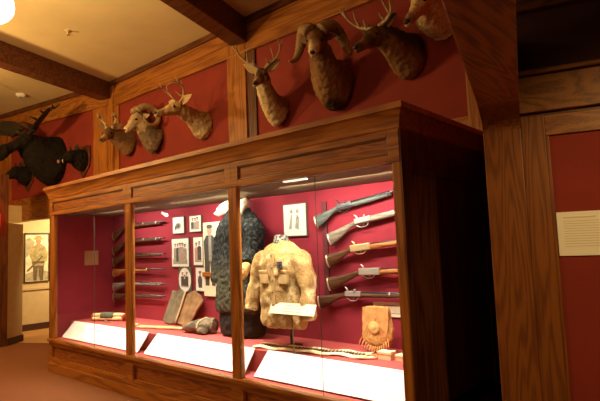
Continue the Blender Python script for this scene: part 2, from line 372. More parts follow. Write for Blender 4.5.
# sloping white label boards on the case front
def slope_board(xa, xb, label, lines):
    t = thing('label_board', label, 'label board', ((xa+xb)/2, YF+.12, .41), 0, None)
    y0, z0, y1, z1 = YF+.085, .425, YF+.245, .61
    b = MB(); A = [V((xa, y0, z0)), V((xb, y0, z0)), V((xb-.02, y1, z1)), V((xa+.02, y1, z1))]
    nrm = (A[1]-A[0]).cross(A[3]-A[0]).normalized()
    a = [b.bm.verts.new(v) for v in A]; c = [b.bm.verts.new(v-nrm*.012) for v in A]
    b._f(a); b._f(c[::-1])
    for i in range(4): b._f([a[i], a[(i+1) % 4], c[(i+1) % 4], c[i]])
    build('board', b, WHITE, t)
    ey = (A[3]-A[0])
    for par in lines:
        b = MB()
        for (u0, u1, f) in par:
            p = A[0]+V((u0*(xb-xa), 0, 0))+ey*f+nrm*.0008; q = A[0]+V((u1*(xb-xa), 0, 0))+ey*f+nrm*.0008
            b._f([b.bm.verts.new(w) for w in (p, q, q+ey*.022, p+ey*.022)])
        build('printed_paragraph', b, PALEINK, t, 'rows of pale grey print')
PALEINK = plain('pale_print', (.62, .60, .55), .8)
def para(u0, u1, n, f0=.78, df=.07): return [(u0, u1-(.03 if k == n-1 else 0), f0-k*df) for k in range(n)]
slope_board(X0+.17, -4.93, 'sloping white label board in the far left bay, below the folded sash', [para(.10, .24, 5)])
slope_board(-4.80, -3.255, 'sloping white label board in the middle bay, below the stick and dark fur coat', [para(.05, .19, 6)])
slope_board(-3.13, X1-.08, 'sloping white label board in the near right bay, below the long cartridge belt', [para(.05, .19, 7), para(.5, .64, 5)])

# ------------------------------------------------------------------ pictures in the case
def flat(b, poly, M, h, mi): b.mi = mi; b.prism(poly, h-.0008, h, M); b.mi = 0
def ell(cx, cy, rx, ry, n=14): return [(cx+rx*math.cos(2*math.pi*k/n), cy+ry*math.sin(2*math.pi*k/n)) for k in range(n)]
PMOUNT = plain('photo_mount', (.10, .085, .06), .6)
PG = [plain('photo_light', (.80, .79, .72), .6, var=.12, vscale=30), plain('photo_mid', (.30, .29, .25), .6, var=.3, vscale=40), plain('photo_dark', (.06, .06, .055), .6, var=.3, vscale=40), plain('photo_warm', (.45, .26, .20), .6, var=.2, vscale=30)]
def people(w, h, n, seed):
    """rough dark and mid-grey standing figures for an old group photograph"""
    r = random.Random(seed); out = [([(-w/2, -h/2), (w/2, -h/2), (w/2, -h*.32), (-w/2, -h*.28)], 1)]
    for k in range(n):
        x = (-.5+(k+.5)/n)*w*.86+r.uniform(-.02, .02)*w; top = h*r.uniform(.12, .30); bw = w*.42/n+.006; base = -h*.40
        c = r.choice((1, 2, 2, 3))
        out.append(([(x-bw, base), (x+bw, base), (x+bw*1.1, top-.30*h*.4), (x+bw*.6, top-.01), (x-bw*.6, top-.01), (x-bw*1.1, top-.3*h*.4)], c))
        out.append((ell(x, top+bw*.55, bw*.5, bw*.65), 3 if c != 3 else 1)); out.append((ell(x, top+bw*1.15, bw*.75, bw*.22), 2))
    return out
def photo(x, z, w, h, label, shapes, group=None, oval=False, name='framed_photograph', border=.010, yw=None):
    yw = YB if yw is None else yw
    t = thing(name, label, 'picture', (x, yw-.012, z-h/2), 0, group)
    M = Matrix.Translation(V((x, yw-.014, z))) @ Matrix.Rotation(math.pi/2, 4, 'X')    # local x right, y up, z towards the room
    b = MB(); b.box(x-w/2, yw-.022, z-h/2, x+w/2, yw-.001, z+h/2, .003); build('mount', b, PMOUNT, t)
    b = MB(); b.mi = 0
    base = ell(0, 0, w/2-border*.6, h/2-border*.6, 24) if oval else [(-w/2+border, -h/2+border), (w/2-border, -h/2+border), (w/2-border, h/2-border), (-w/2+border, h/2-border)]
    b.prism(base, .008, .0095, M)
    for k, (poly, mi) in enumerate(shapes): b.mi = mi; b.prism(poly, .0095, .0102+.0003*k, M)
    build('print', b, PG, t)
    return t
def wl(px): return px
g = 'framed photographs in the middle bay'
photo(-5.215, 1.800, .24, .215, 'small framed photograph at top left of the six photographs, one pale oval shape', [(ell(0, -.01, .06, .045), 1), (ell(.0, -.01, .035, .028), 2), (ell(-.05, -.03, .02, .03), 2)])
photo(-4.875, 1.80, .235, .205, 'small framed photograph at top right of the six, several dark mounted figures', people(.16, .14, 3, 3))
photo(-5.185, 1.46, .36, .36, 'largest framed group photograph, middle left of the six photographs', people(.29, .28, 5, 5))
photo(-4.83, 1.47, .19, .345, 'tall framed photograph with one standing figure, middle right of the six', people(.13, .26, 2, 11))
photo(-5.10, 1.13, .255, .30, 'framed photograph with arched oval print, bottom left of the six', people(.15, .18, 3, 8), oval=True)
photo(-4.80, 1.14, .18, .29, 'narrow framed photograph of a dark figure, bottom right of the six', [([(-.03, -.10), (.035, -.10), (.04, 0), (.02, .04), (-.025, .04), (-.045, -.01)], 2), (ell(0, .065, .018, .024), 1), (ell(.0, .085, .03, .01), 2)])
photo(-3.28, 1.745, .31, .33, 'white framed sketch on the maroon wall above the tan jacket', [([(-.08, -.09), (-.05, .05), (-.03, .06), (-.04, -.09)], 1), ([(.0, -.08), (.05, -.10), (.06, .02), (.03, .06)], 1), (ell(-.04, .085, .018, .02), 1), (ell(.04, .085, .018, .02), 1)], name='framed_sketch', border=.010)
# tall cut-out portrait beside the fur coat
t = thing('portrait_panel', 'tall cream portrait panel with a standing dark figure, left of the fur coat', 'picture', (-4.50, 3.70, .95))
b = MB(); b.box(-4.72, 3.70, .95, -4.30, 3.72, 1.80, .003); build('board', b, CREAM, t)
M = Matrix.Translation(V((-4.60, 3.70, 1.45))) @ Matrix.Rotation(math.pi/2, 4, 'X'); b = MB()
for k, (poly, mi) in enumerate([([(-.09, -.38), (-.02, -.38), (0, -.1), (.03, -.38), (.09, -.38), (.10, .02), (.12, .14), (.05, .20), (-.06, .20), (-.11, .13), (-.10, -.05)], 2), ([(-.02, -.1), (.03, -.1), (.03, .2), (-.02, .2)], 1), (ell(0, .255, .045, .06), 3), (ell(0, .30, .055, .025), 2)]): b.mi = mi; b.prism(poly, 0, .001+.0004*k, M)
build('print', b, PG, t)
b = MB(); b.box(-4.72, 3.675, 1.175, -4.38, 3.70, 1.225, .004); build('ledge', b, WX, t)

# ------------------------------------------------------------------ rifles
def rifle(x_butt, z_butt, x_lock, z_lock, x_muz, z_muz, label, stock, lock, kind, group, y=3.672):
    t = thing('rifle', label, 'rifle', (x_butt, y, z_butt), 0, group)
    P = V((x_lock, y, z_lock)); Mz = V((x_muz, y, z_muz)); d = (Mz-P).normalized(); up = V((-d.z, 0, d.x))
    B = V((x_butt, y, z_butt)); bd = (P-B).normalized(); bu = V((-bd.z, 0, bd.x))
    W = P - d*.13 - up*.012                                   # the wrist
    b = MB()
    pts = [B, B+bd*.03, B*.62+W*.38-up*.004, B*.25+W*.75, W, P-d*.05-up*.006, P+d*.05-up*.004]
    rr = [(.020, .058), (.022, .060), (.021, .047), (.017, .030), (.015, .021), (.019, .025), (.019, .024)]
    fe = Mz - d*.10 if kind == 'full' else P + (Mz-P)*.52
    pts += [P+d*.20-up*.006, fe-up*.004]; rr += [(.018, .021), (.013, .015)]
    if kind == 'lever': pts, rr = pts[:-1], rr[:-1]; pts[-1] = P+d*.07-up*.006
    b.tube(pts, rr, 12, up=V((0, 0, 1)), n=4); build('stock', b, GW_DARK if kind == 'lever' else stock, t)  # lever butts coloured darker to imitate dim glass reflections over them
    if kind == 'lever':
        b = MB(); b.tube([P+d*.06-up*.004, P+d*.16-up*.004, P+(Mz-P)*.6-up*.002, P+(Mz-P)*.72], [(.019, .022), (.021, .024), (.018, .02), (.014, .014)], 12, n=4); build('forearm', b, stock, t, 'orange wooden forearm')
    b = MB(); b.tube([P+up*.016-d*.03, Mz+up*.013], [.0125, .0095], 10); build('barrel', b, STEEL if kind != 'grey' else SILVER, t)
    b = MB(); b.tube([B-bd*.004, B+bd*.012], [(.022, .062), (.022, .061)], 12); build('butt_plate', b, BRASS if kind != 'grey' else SILVER, t)
    b = MB(); F = Matrix(((d.x, 0, up.x, P.x), (0, 1, 0, y), (d.z, 0, up.z, P.z), (0, 0, 0, 1)))
    b.box(-.09, -.024, -.016, .075, .018, .028, .006, F); b.tube([F @ V(c) for c in ((-.055, -.012, .02), (-.068, -.014, .05), (-.085, -.016, .066))], [.008, .008, .005], 8)
    if kind == 'lever': b.box(-.11, -.026, -.028, .10, .02, .032, .008, F)
    else: b.tube([F @ V(c) for c in ((.01, -.026, .02), (.03, -.028, .045))], [.007, .006], 8)
    build('lock', b, lock, t)
    b = MB(); b.tube([F @ V(c) for c in ((.05, -.004, -.018), (.02, -.004, -.05), (-.04, -.004, -.054), (-.085, -.004, -.028))], .004, 6, n=4, up=V((0, 1, 0)))
    b.tube([F @ V(c) for c in ((-.005, -.004, -.018), (-.012, -.004, -.042))], .003, 6); build('trigger_guard', b, lock, t)
    for f in (.42, .78) if kind == 'full' else (.50,):
        c = P+(Mz-P)*f+up*.004; b = MB(); b.tube([c-d*.008, c+d*.008], [(.018, .022)]*2, 12); build('barrel_band', b, lock, t)
    return t
g = 'rifles on the right of the case'
rifle(-2.98, 1.705, -2.63, 1.835, -1.72, 1.96, 'top rifle at right of the case, blue grey stock with brown forearm', GW_TEAL, STEEL, 'half', g)
rifle(-2.83, 1.535, -2.44, 1.690, -1.72, 1.79, 'second rifle from top at right of the case, grey stock and silver barrel', GW_GREY, SILVER, 'grey', g)
rifle(-2.86, 1.335, -2.48, 1.455, -1.72, 1.525, 'third rifle from top at right, pale brass frame and orange forearm', GW_OR, BRASS, 'lever', g)
rifle(-2.86, 1.125, -2.40, 1.245, -1.72, 1.265, 'fourth rifle from top at right, cream metal lock and orange forearm', GW_OR, SILVER, 'lever', g)
rifle(-2.98, .955, -2.58, 1.045, -1.72, 1.055, 'bottom rifle at right of the case, dark full stock, behind small card', GW_DARK, SILVER, 'full', g)
g = 'rifles on the left of the case'
def lg(z, zb, lab, st, lk, k): rifle(-6.72, zb, -6.28, z+.005, -5.46, z, lab, st, lk, k, g)
lg(1.850, 1.72, 'topmost rifle of the left bay rack, dark stock with bright bands', GW_DARK, SILVER, 'full')
lg(1.640, 1.51, 'second rifle from top in the left bay rack, dark with bright bands', GW_DARK, SILVER, 'full')
lg(1.440, 1.355, 'third rifle from top in the left bay rack, plain dark stock', GW_DARK, STEEL, 'full')
lg(1.245, 1.20, 'fourth rifle from top in left rack, orange wood stock', GW_OR, BRASS, 'half')
lg(1.065, 1.00, 'fifth rifle from top in left rack, grey butt and dark barrel', GW_GREY, STEEL, 'full')
lg(.905, .86, 'lowest rifle of the left bay rack, thin and very dark', GW_DARK, STEEL, 'full')
# narrow dark mounting strip behind the right-hand rifles
t = solid('rifle_rack_strip', MB().box(-2.945, 3.712, .93, -2.885, 3.728, 1.90, .004), plain('dark_red_strip', (.10, .012, .018), .7), 'dark vertical mounting strip behind the rifle stocks at right of case', 'rack', (-2.915, 3.71, .93))

# ------------------------------------------------------------------ remeshed organic bodies
def organic(name, mb, mat, parent, vox, colfn, sm=3, amp=.0, nsc=30., label=None):
    me = bpy.data.meshes.new('tmp'); bmesh.ops.recalc_face_normals(mb.bm, faces=mb.bm.faces[:]); mb.bm.to_mesh(me); mb.bm.free()
    ob = bpy.data.objects.new('tmp', me); COL.objects.link(ob)
    r = ob.modifiers.new('r', 'REMESH'); r.mode = 'VOXEL'; r.voxel_size = vox; r.use_smooth_shade = True
    s = ob.modifiers.new('s', 'SMOOTH'); s.iterations = sm; s.factor = .5
    bpy.context.view_layer.update()
    dg = bpy.context.evaluated_depsgraph_get(); m2 = bpy.data.meshes.new_from_object(ob.evaluated_get(dg))
    bpy.data.objects.remove(ob); bpy.data.meshes.remove(me)
    m2.name = name; inv = mw(parent).inverted()
    ca = m2.color_attributes.new('fur', 'FLOAT_COLOR', 'POINT')
    cos = [v.co.copy() for v in m2.vertices]; nos = [v.normal.copy() for v in m2.vertices]
    for i, v in enumerate(m2.vertices):
        c = colfn(cos[i], nos[i]); ca.data[i].color = (*c, 1)
        p = cos[i]
        if amp: p = p + nos[i]*amp*noise.fractal(p*nsc, 1., 2., 3)
        v.co = inv @ p
    m2.materials.clear(); m2.materials.append(mat)
    for pl in m2.polygons: pl.use_smooth = True
    o = bpy.data.objects.new(name, m2); COL.objects.link(o); o.parent = parent
    if label: o['label'] = label
    return o
def mixc(a, b, t): t = max(0, min(1, t)); return tuple(a[i]*(1-t)+b[i]*t for i in range(3))
def sst(a, b, x): t = max(0, min(1, (x-a)/(b-a))); return t*t*(3-2*t)
class Head:
    """frame at the poll: r right of the animal, f along the face, u up."""
    def __init__(s, H, f, up=V((0, 0, 1)), sc=1.):
        s.H = V(H); s.f = V(f).normalized(); s.r = s.f.cross(up).normalized(); s.u = s.r.cross(s.f).normalized(); s.s = sc
    def p(s, r, f, u): return s.H + (s.r*r + s.f*f + s.u*u)*s.s
    def loc(s, p): d = (V(p)-s.H)/s.s; return d.dot(s.r), d.dot(s.f), d.dot(s.u)
    def rings(s, mb, prof, seg=18):
        pr = cr(prof, 3); R = []
        for f, c, w, h in pr: R.append([s.p(max(w, .004)*math.cos(2*math.pi*k/seg), f, c+max(h, .004)*math.sin(2*math.pi*k/seg)) for k in range(seg)])
        mb.loft(R)
    def mat3(s): return Matrix((s.r, s.f, s.u)).transposed()
DEER = [(-.07, -.04, .045, .05), (-.03, -.03, .066, .074), (.04, -.035, .072, .080), (.10, -.045, .066, .074), (.16, -.062, .050, .058), (.23, -.078, .038, .045), (.30, -.088, .037, .041), (.335, -.094, .030, .033), (.35, -.097, .014, .016)]
RAM = [(-.06, -.04, .05, .05), (-.02, -.025, .075, .08), (.05, -.03, .082, .088), (.11, -.045, .070, .078), (.17, -.065, .052, .060), (.22, -.08, .044, .05), (.265, -.09, .043, .045), (.285, -.095, .03, .03)]
MOOSE = [(-.1, -.06, .08, .10), (-.03, -.05, .11, .13), (.1, -.06, .115, .13), (.25, -.08, .09, .10), (.40, -.10, .08, .095), (.52, -.12, .10, .125), (.61, -.15, .10, .13), (.66, -.17, .07, .085), (.68, -.18, .03, .04)]
PIG = [(-.06, -.03, .06, .07), (0, -.02, .085, .10), (.08, -.035, .08, .092), (.15, -.06, .055, .062), (.21, -.075, .04, .045), (.25, -.08, .036, .038), (.262, -.082, .033, .034)]
def ears(h, t, mat, side, root, L, wid, droop, back=0.0):
    for sg in (-1, 1):
        b = MB(); r0, f0, u0 = root
        tip = (sg*(r0+L*side), f0-L*back, u0+L*droop)
        P0 = h.p(sg*r0, f0, u0); P1 = h.p(*tip); ax = (P1-P0)
        nrm = (h.f*.8+h.u*.1+h.r*sg*.2).normalized(); sd = ax.normalized().cross(nrm).normalized(); nn = sd.cross(ax.normalized())
        rings = []
        for k in range(9):
            q = k/8; w = wid*h.s*(math.sin(math.pi*min(1, .16+.84*q)**.8)*.95+.06) if q < 1 else .003
            c = P0+ax*q
            up_, lo = [], []
            for j in range(9):
                a = -1+j/4; up_.append(c+sd*(w*a)-nn*(.35*w*a*a*-1+.0)); lo.append(c+sd*(w*a)-nn*(.35*w*a*a*-1+.010*h.s))
            rings.append(up_+lo[::-1])
        b.loft(rings)
        e = build('ear', b, [mat], t)
    return
def face(h, t, eye, nose, er=.017):
    for sg in (-1, 1):
        b = MB(); b.ball(h.p(sg*eye[0], eye[1], eye[2]), er*h.s); build('eye', b, EYE, t)
    if nose:
        b = MB(); b.ball(h.p(0, nose[0], nose[1]), (nose[2]*h.s, nose[3]*h.s, nose[4]*h.s), h.mat3()); build('nose', b, NOSE, t)
def antler(h, t, sg, beam, tines, r0, mat, k=1.):
    sq = lambda p: (.045+(p[0]-.045)*k, -.02+(p[1]+.02)*k, .035+(p[2]-.035)*k)
    beam = [sq(p) for p in beam]; tines = [tuple(sq(p) for p in q) for q in tines]
    b = MB(); pts = [h.p(sg*a, f, u) for a, f, u in beam]; n = len(pts)
    b.tube(pts, [r0*h.s*(1-.72*(k/(n-1))**1.3) for k in range(n)], 10, n=5, up=V((.3, .2, .9)))
    for (pa, pb, pc) in tines:
        b.tube([h.p(sg*pa[0], pa[1], pa[2]), h.p(sg*pb[0], pb[1], pb[2]), h.p(sg*pc[0], pc[1], pc[2])], [r0*.62*h.s, r0*.45*h.s, r0*.12*h.s], 8, n=4, up=V((.2, .9, .3)))
    b.ball(pts[0], r0*1.25*h.s); build('antler', b, mat, t)
WT_BEAM = [(.045, -.02, .035), (.06, -.05, .09), (.115, -.085, .17), (.175, -.075, .26), (.205, -.01, .34), (.185, .08, .385), (.14, .15, .40)]
WT_TINES = [((.055, -.045, .085), (.05, -.0, .14), (.045, .02, .19)), ((.155, -.085, .235), (.15, -.06, .34), (.14, -.04, .43)), ((.20, -.03, .325), (.20, .0, .42), (.19, .03, .50)), ((.19, .07, .38), (.185, .08, .44), (.175, .10, .49))]
def ramhorn(h, t, sg, mat, R=.155, r0=.058, turns=1.0, flare=.15, cu=-.055):
    b = MB(); pts, rad = [], []; N = 46
    for k in range(N+1):
        q = k/N; ph = math.radians(62 + 335*turns*q); rr = R*(1-.12*q)
        pts.append(h.p(sg*(.045+flare*q**.85+.02*math.sin(math.pi*q)), -.075+rr*math.cos(ph), cu+rr*math.sin(ph)))
        a = r0*(1-q**1.6)*.92+.010; a *= 1+.07*math.sin(k*2.1); rad.append((a*.85*h.s, a*h.s))
    b.tube(pts, rad, 14, up=h.r); build('horn', b, mat, t)
def neckrings(mb, pts, up, seg=22): mb.tube([V(p[:3]) for p in pts], [(p[3], p[4]) for p in pts], seg, up=up, n=5)
def mountbase(name, label, B, nrm, group='animal heads mounted on the red wall'): return thing(name, label, 'mounted animal head', B, 0, group)

BR, DK, PL, MD = (.20, .095, .038), (.055, .026, .013), (.62, .43, .22), (.32, .17, .07)
def deer_head(label, B, H, f, neck, cols, sc=1., antl=ANTLER, beam=WT_BEAM, tines=WT_TINES, ar=.017, earm=None, name='deer_head_mount', eardroop=.35, earside=.9, vox=.013, ak=1., el=.165, ew=.048):
    """neck = list of (x,y,z,side radius,up radius) from the wall to the poll; cols = back, belly, face, muzzle"""
    t = mountbase(name, label, B, None); h = Head(H, f, sc=sc); mb = MB(); neckrings(mb, neck, V((0, 0, 1))); h.rings(mb, DEER)
    spine = [V(p[:3]) for p in neck]
    def cf(p, n):
        r, ff, u = h.loc(p)
        if ff > .0 and abs(r) < .12 and abs(u+.06) < .14:
            c = mixc(cols[2], cols[3], sst(.16, .27, ff)); c = mixc(c, DK, .7*sst(.24, .33, ff)*(1 if u > -.1 else .2))
            if abs(ff-.095) < .035 and abs(abs(r)-.065) < .03: c = mixc(c, cols[1], .5)
            if u < -.10: c = mixc(c, cols[1], .7)
            return c
        k = n.z*.55+.15*noise.noise(p*5)
        # throat side is the side away from the back of the neck
        return mixc(cols[1], cols[0], sst(-.32, .12, k))
    organic('head_and_neck', mb, FUR, t, vox, cf, 3, .010, 22.)
    ears(h, t, earm or plain('deer_ear', mixc(cols[0], cols[1], .45), .9), earside, (.055, -.04, .025), el, ew, eardroop, .15)
    face(h, t, (.060, .095, -.022), (.338, -.082, .026, .020, .020))
    if beam:
        for sg in (-1, 1): antler(h, t, sg, beam, tines, ar, antl, ak)
    return t, h
# C: pale buck straight out from the wall
deer_head('pale tan buck head with thin antlers, between the small curl-horned sheep and the oak stile', (-5.58, 4.45, 3.26), (-5.48, 3.91, 3.415), (.04, -.97, -.20),
          [(-5.58, 4.445, 3.245, .17, .20), (-5.575, 4.40, 3.25, .18, .205), (-5.56, 4.30, 3.285, .145, .155), (-5.53, 4.16, 3.33, .105, .115), (-5.49, 3.96, 3.365, .085, .09), (-5.48, 3.88, 3.37, .06, .07)],
          ((.40, .235, .10), (.72, .54, .30), (.58, .39, .19), PL), sc=1.1, ak=.85, ar=.014, el=.19, beam=[(.045, -.02, .035), (.10, -.05, .11), (.16, -.02, .20), (.18, .06, .27), (.15, .15, .28), (.10, .22, .25)],
          tines=[((.165, -.01, .21), (.16, -.01, .28), (.15, .0, .33)), ((.18, .06, .27), (.18, .08, .33), (.17, .09, .37)), ((.09, -.045, .10), (.07, .0, .14), (.05, .04, .19))])
# A: small brown buck at the corner, turned to the viewer
deer_head('small brown buck head with pale forked antlers, on the oak corner stile', (-7.56, 4.45, 3.33), (-7.54, 4.06, 3.475), (.55, -.74, -.38),
          [(-7.55, 4.445, 3.32, .17, .24), (-7.55, 4.40, 3.33, .18, .24), (-7.56, 4.30, 3.355, .145, .175), (-7.575, 4.17, 3.40, .11, .125), (-7.58, 4.07, 3.435, .08, .09), (-7.58, 4.03, 3.435, .06, .07)],
          ((.15, .075, .03), (.24, .125, .055), (.17, .09, .04), PL), sc=1.08, ak=.52, ar=.022)
# D: buck looking at the viewer, pale throat
deer_head('buck head facing the viewer with pale throat, right of the oak stile', (-4.10, 4.45, 3.15), (-3.93, 3.97, 3.485), (.42, -.80, -.42),
          [(-4.09, 4.445, 3.12, .135, .19), (-4.09, 4.39, 3.14, .15, .195), (-4.06, 4.25, 3.20, .125, .145), (-4.01, 4.10, 3.32, .10, .11), (-3.95, 4.00, 3.43, .08, .085), (-3.93, 3.96, 3.46, .06, .07)],
          ((.30, .15, .06), (.78, .60, .33), (.14, .07, .032), (.55, .38, .23)), sc=1.0, antl=ANTLER, eardroop=.42, earside=.9, el=.19, ew=.058, ak=1.0,
          beam=[(.045, -.02, .035), (.10, -.03, .08), (.18, -.04, .13), (.235, -.03, .20), (.255, 0, .27), (.25, .03, .33)], tines=[((.16, -.038, .12), (.15, -.02, .2), (.14, 0, .27)), ((.24, -.02, .22), (.28, -.01, .28), (.30, .01, .33)), ((.09, -.025, .07), (.085, .0, .12), (.08, .01, .15))])
# F: dark buck
deer_head('dark brown buck head with pale throat patch, right of the big ram', (-2.31, 4.45, 3.31), (-2.39, 3.96, 3.47), (-.10, -.90, -.38),
          [(-2.31, 4.445, 3.33, .175, .24), (-2.31, 4.39, 3.335, .185, .235), (-2.32, 4.26, 3.365, .155, .18), (-2.33, 4.10, 3.405, .12, .135), (-2.36, 3.98, 3.43, .095, .10), (-2.37, 3.94, 3.44, .07, .075)],
          ((.04, .018, .009), (.28, .14, .06), (.10, .048, .022), (.26, .14, .07)), sc=1.1, antl=ANTLER, ar=.019, ak=.95, beam=[(.045, -.02, .035), (.11, -.03, .06), (.19, -.02, .11), (.235, .02, .19), (.225, .07, .26), (.19, .10, .30)], tines=[((.17, -.02, .10), (.165, .01, .18), (.155, .03, .25)), ((.235, .02, .19), (.27, .03, .26), (.28, .05, .31)), ((.10, -.025, .055), (.09, .0, .11), (.085, .01, .14))])
# G: pale mount cut by the top of the picture
deer_head('pale sandy animal head cut off by the photo top, beside the big oak beam', (-1.95, 4.45, 3.62), (-1.93, 4.02, 3.68), (-.12, -.78, -.60),
          [(-1.93, 4.445, 3.63, .18, .25), (-1.93, 4.39, 3.63, .19, .25), (-1.95, 4.27, 3.60, .18, .20), (-1.945, 4.13, 3.62, .13, .15), (-1.935, 4.03, 3.65, .10, .105), (-1.93, 3.99, 3.65, .07, .075)],
          ((.62, .43, .21), (.70, .50, .26), (.66, .46, .23), (.60, .42, .22)), sc=1.15, beam=None, name='antelope_head_mount')
def ram_head(label, B, H, f, neck, cols, sc, hornm, R=.155, r0=.058, turns=1.0, flare=.15, cu=-.055):
    t = mountbase('ram_head_mount', label, B, None); h = Head(H, f, sc=sc); mb = MB(); neckrings(mb, neck, V((0, 0, 1))); h.rings(mb, RAM)
    def cf(p, n):
        r, ff, u = h.loc(p)
        if ff > .0 and abs(r) < .12 and abs(u+.06) < .15:
            return mixc(cols[2], cols[3], sst(.12, .22, ff))
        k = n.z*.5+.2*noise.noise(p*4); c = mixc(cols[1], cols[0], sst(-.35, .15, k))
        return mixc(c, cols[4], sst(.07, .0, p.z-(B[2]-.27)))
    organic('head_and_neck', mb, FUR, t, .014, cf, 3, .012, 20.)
    ears(h, t, plain('ram_ear', cols[2], .9), .95, (.07, -.03, -.03), .11, .034, -.05, .35)
    face(h, t, (.068, .09, -.02), (.283, -.086, .024, .014, .016))
    for sg in (-1, 1): ramhorn(h, t, sg, hornm, R, r0, turns, flare, cu)
    return t
# B: small pale sheep with full curl
ram_head('small pale sheep head with full curl horns and dark grey neck, among the left deer', (-6.76, 4.45, 3.22), (-6.82, 4.14, 3.575), (.0, -.85, -.52),
         [(-6.74, 4.445, 3.20, .17, .20), (-6.75, 4.40, 3.22, .18, .21), (-6.765, 4.31, 3.28, .15, .165), (-6.79, 4.23, 3.38, .115, .12), (-6.81, 4.16, 3.49, .085, .09), (-6.82, 4.12, 3.53, .065, .07)],
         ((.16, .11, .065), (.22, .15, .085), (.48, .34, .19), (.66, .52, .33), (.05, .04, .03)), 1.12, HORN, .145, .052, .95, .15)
# E: big ram
ram_head('big brown ram head facing the viewer with thick curling horns', (-3.22, 4.45, 3.27), (-3.03, 3.86, 3.60), (.36, -.74, -.54),
         [(-3.20, 4.445, 3.24, .21, .29), (-3.20, 4.38, 3.25, .22, .29), (-3.16, 4.22, 3.27, .19, .22), (-3.10, 4.05, 3.37, .145, .155), (-3.045, 3.92, 3.50, .105, .11), (-3.03, 3.86, 3.55, .075, .08)],
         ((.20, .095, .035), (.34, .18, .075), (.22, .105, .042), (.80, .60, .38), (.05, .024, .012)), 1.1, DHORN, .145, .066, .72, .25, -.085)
# two small boars on dark shield boards, and the moose: they hang on the left wall
ON = V((.17, -.985, 0)).normalized(); LM = V((-.985, -.17, 0)).normalized()
def onwall(x, z, out=0.): s = (x+8.2)/-.985; p = V((-8.2, 4.43, z))+LM*s*1.0; return p+ON*out
def boar(label, x, z):
    B = onwall(x, z); t = mountbase('boar_head_mount', label, B, None)
    M = Matrix.Translation(B) @ Matrix(((-LM.x, 0, ON.x, 0), (-LM.y, 0, ON.y, 0), (0, 1, 0, 0), (0, 0, 0, 1)))
    b = MB(); b.prism([(-.20, .24), (-.10, .27), (0, .25), (.10, .27), (.20, .24), (.21, .05), (.18, -.12), (.10, -.22), (0, -.33), (-.10, -.22), (-.18, -.12), (-.21, .05)], .0, .03, M)
    build('shield_board', b, DZ, t, 'dark shield-shaped wooden board')
    h = Head(B+ON*.24+V((0, 0, .07)), ON+V((0, 0, -.22)), sc=1.15); mb = MB()
    neckrings(mb, [(*(B+ON*a+V((0, 0, c))), r1, r2) for a, c, r1, r2 in ((.02, -.01, .16, .20), (.07, 0, .165, .20), (.15, .02, .14, .165), (.22, .04, .105, .125), (.28, .045, .08, .09))], V((0, 0, 1))); h.rings(mb, PIG)
    organic('head_and_neck', mb, FUR, t, .012, lambda p, n: (.012, .008, .006), 2, .016, 30.)
    ears(h, t, plain('boar_ear', (.02, .013, .01), .9), .35, (.06, -.03, .06), .10, .035, .9, .3)
    face(h, t, (.068, .09, -.005), None, .011)
    b = MB(); b.ball(h.p(0, .262, -.082), (.034*1.1, .008, .032), h.mat3()); build('nose', b, plain('boar_snout', (.30, .14, .10), .5), t)
    for sg in (-1, 1):
        b = MB(); b.tube([h.p(sg*.032, .21, -.105), h.p(sg*.05, .225, -.085), h.p(sg*.055, .215, -.05)], [.009, .008, .003], 8, n=3); build('tusk', b, TUSK, t)
boar('small black boar head on a shield board, right of the moose', -8.92, 3.20)
boar('small black boar head on a shield board, low under the moose at the left edge', -10.66, 3.10)
MBASE = onwall(-9.78, 3.36)
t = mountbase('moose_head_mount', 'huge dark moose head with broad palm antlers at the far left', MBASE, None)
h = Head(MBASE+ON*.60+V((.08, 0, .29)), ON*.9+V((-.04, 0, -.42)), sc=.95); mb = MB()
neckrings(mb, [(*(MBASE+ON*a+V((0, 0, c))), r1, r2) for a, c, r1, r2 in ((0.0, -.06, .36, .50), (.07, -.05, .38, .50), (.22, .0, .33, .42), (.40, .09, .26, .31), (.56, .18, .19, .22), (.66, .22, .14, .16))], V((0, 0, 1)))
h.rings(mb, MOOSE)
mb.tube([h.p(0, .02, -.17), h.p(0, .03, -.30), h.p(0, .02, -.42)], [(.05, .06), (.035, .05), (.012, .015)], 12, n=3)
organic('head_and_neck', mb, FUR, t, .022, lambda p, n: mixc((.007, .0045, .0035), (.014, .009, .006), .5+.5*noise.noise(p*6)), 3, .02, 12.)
ears(h, t, plain('moose_ear', (.03, .02, .013), .9), .8, (.10, -.06, .05), .24, .06, .45, .3)
face(h, t, (.105, .12, -.03), (.672, -.14, .05, .02, .03), .02)
for sg in (-1, 1):
    b = MB(); o = lambda r, f, u: h.p(sg*r, f, u)
    b.tube([o(.07, -.02, .05), o(.16, -.03, .08), o(.26, -.05, .10), o(.34, -.06, .15)], [.032, .030, .034, .05], 12, n=4)
    # the palm: a thick curved blade with points along its outer rim
    rings = []
    for k in range(9):
        q = k/8; c = V((.30+.68*q, -.02-.06*q, .09+.27*q)); w = .06+.155*math.sin(math.pi*min(1, .12+.80*q)); th = .022*(1-.5*q)
        ring = []
        for j in range(14):
            a = 2*math.pi*j/14; ring.append(o(c.x+math.cos(a)*w*.35, c.y+math.cos(a)*w*.95, c.z-math.cos(a)*w*.25+math.sin(a)*th+.05*math.cos(a)**2))
        rings.append(ring)
    b.loft(rings)
    for (r, f, u), (dr, df, du) in (((.96, -.18, .37), (.09, -.06, .03)), ((1.0, -.06, .36), (.10, .02, .03)), ((.90, .05, .33), (.09, .10, .05)), ((.72, .12, .26), (.07, .14, .08)), ((.52, .12, .18), (.03, .16, .10)), ((.38, .09, .13), (-.03, .16, .14))):
        b.tube([o(r-dr*.4, f-df*.4, u-du*.4), o(r+dr*.3, f+df*.3, u+du*.25), o(r+dr, f+df, u+du)], [.026, .019, .005], 8, n=3)
    build('antler', b, MANTLER, t)

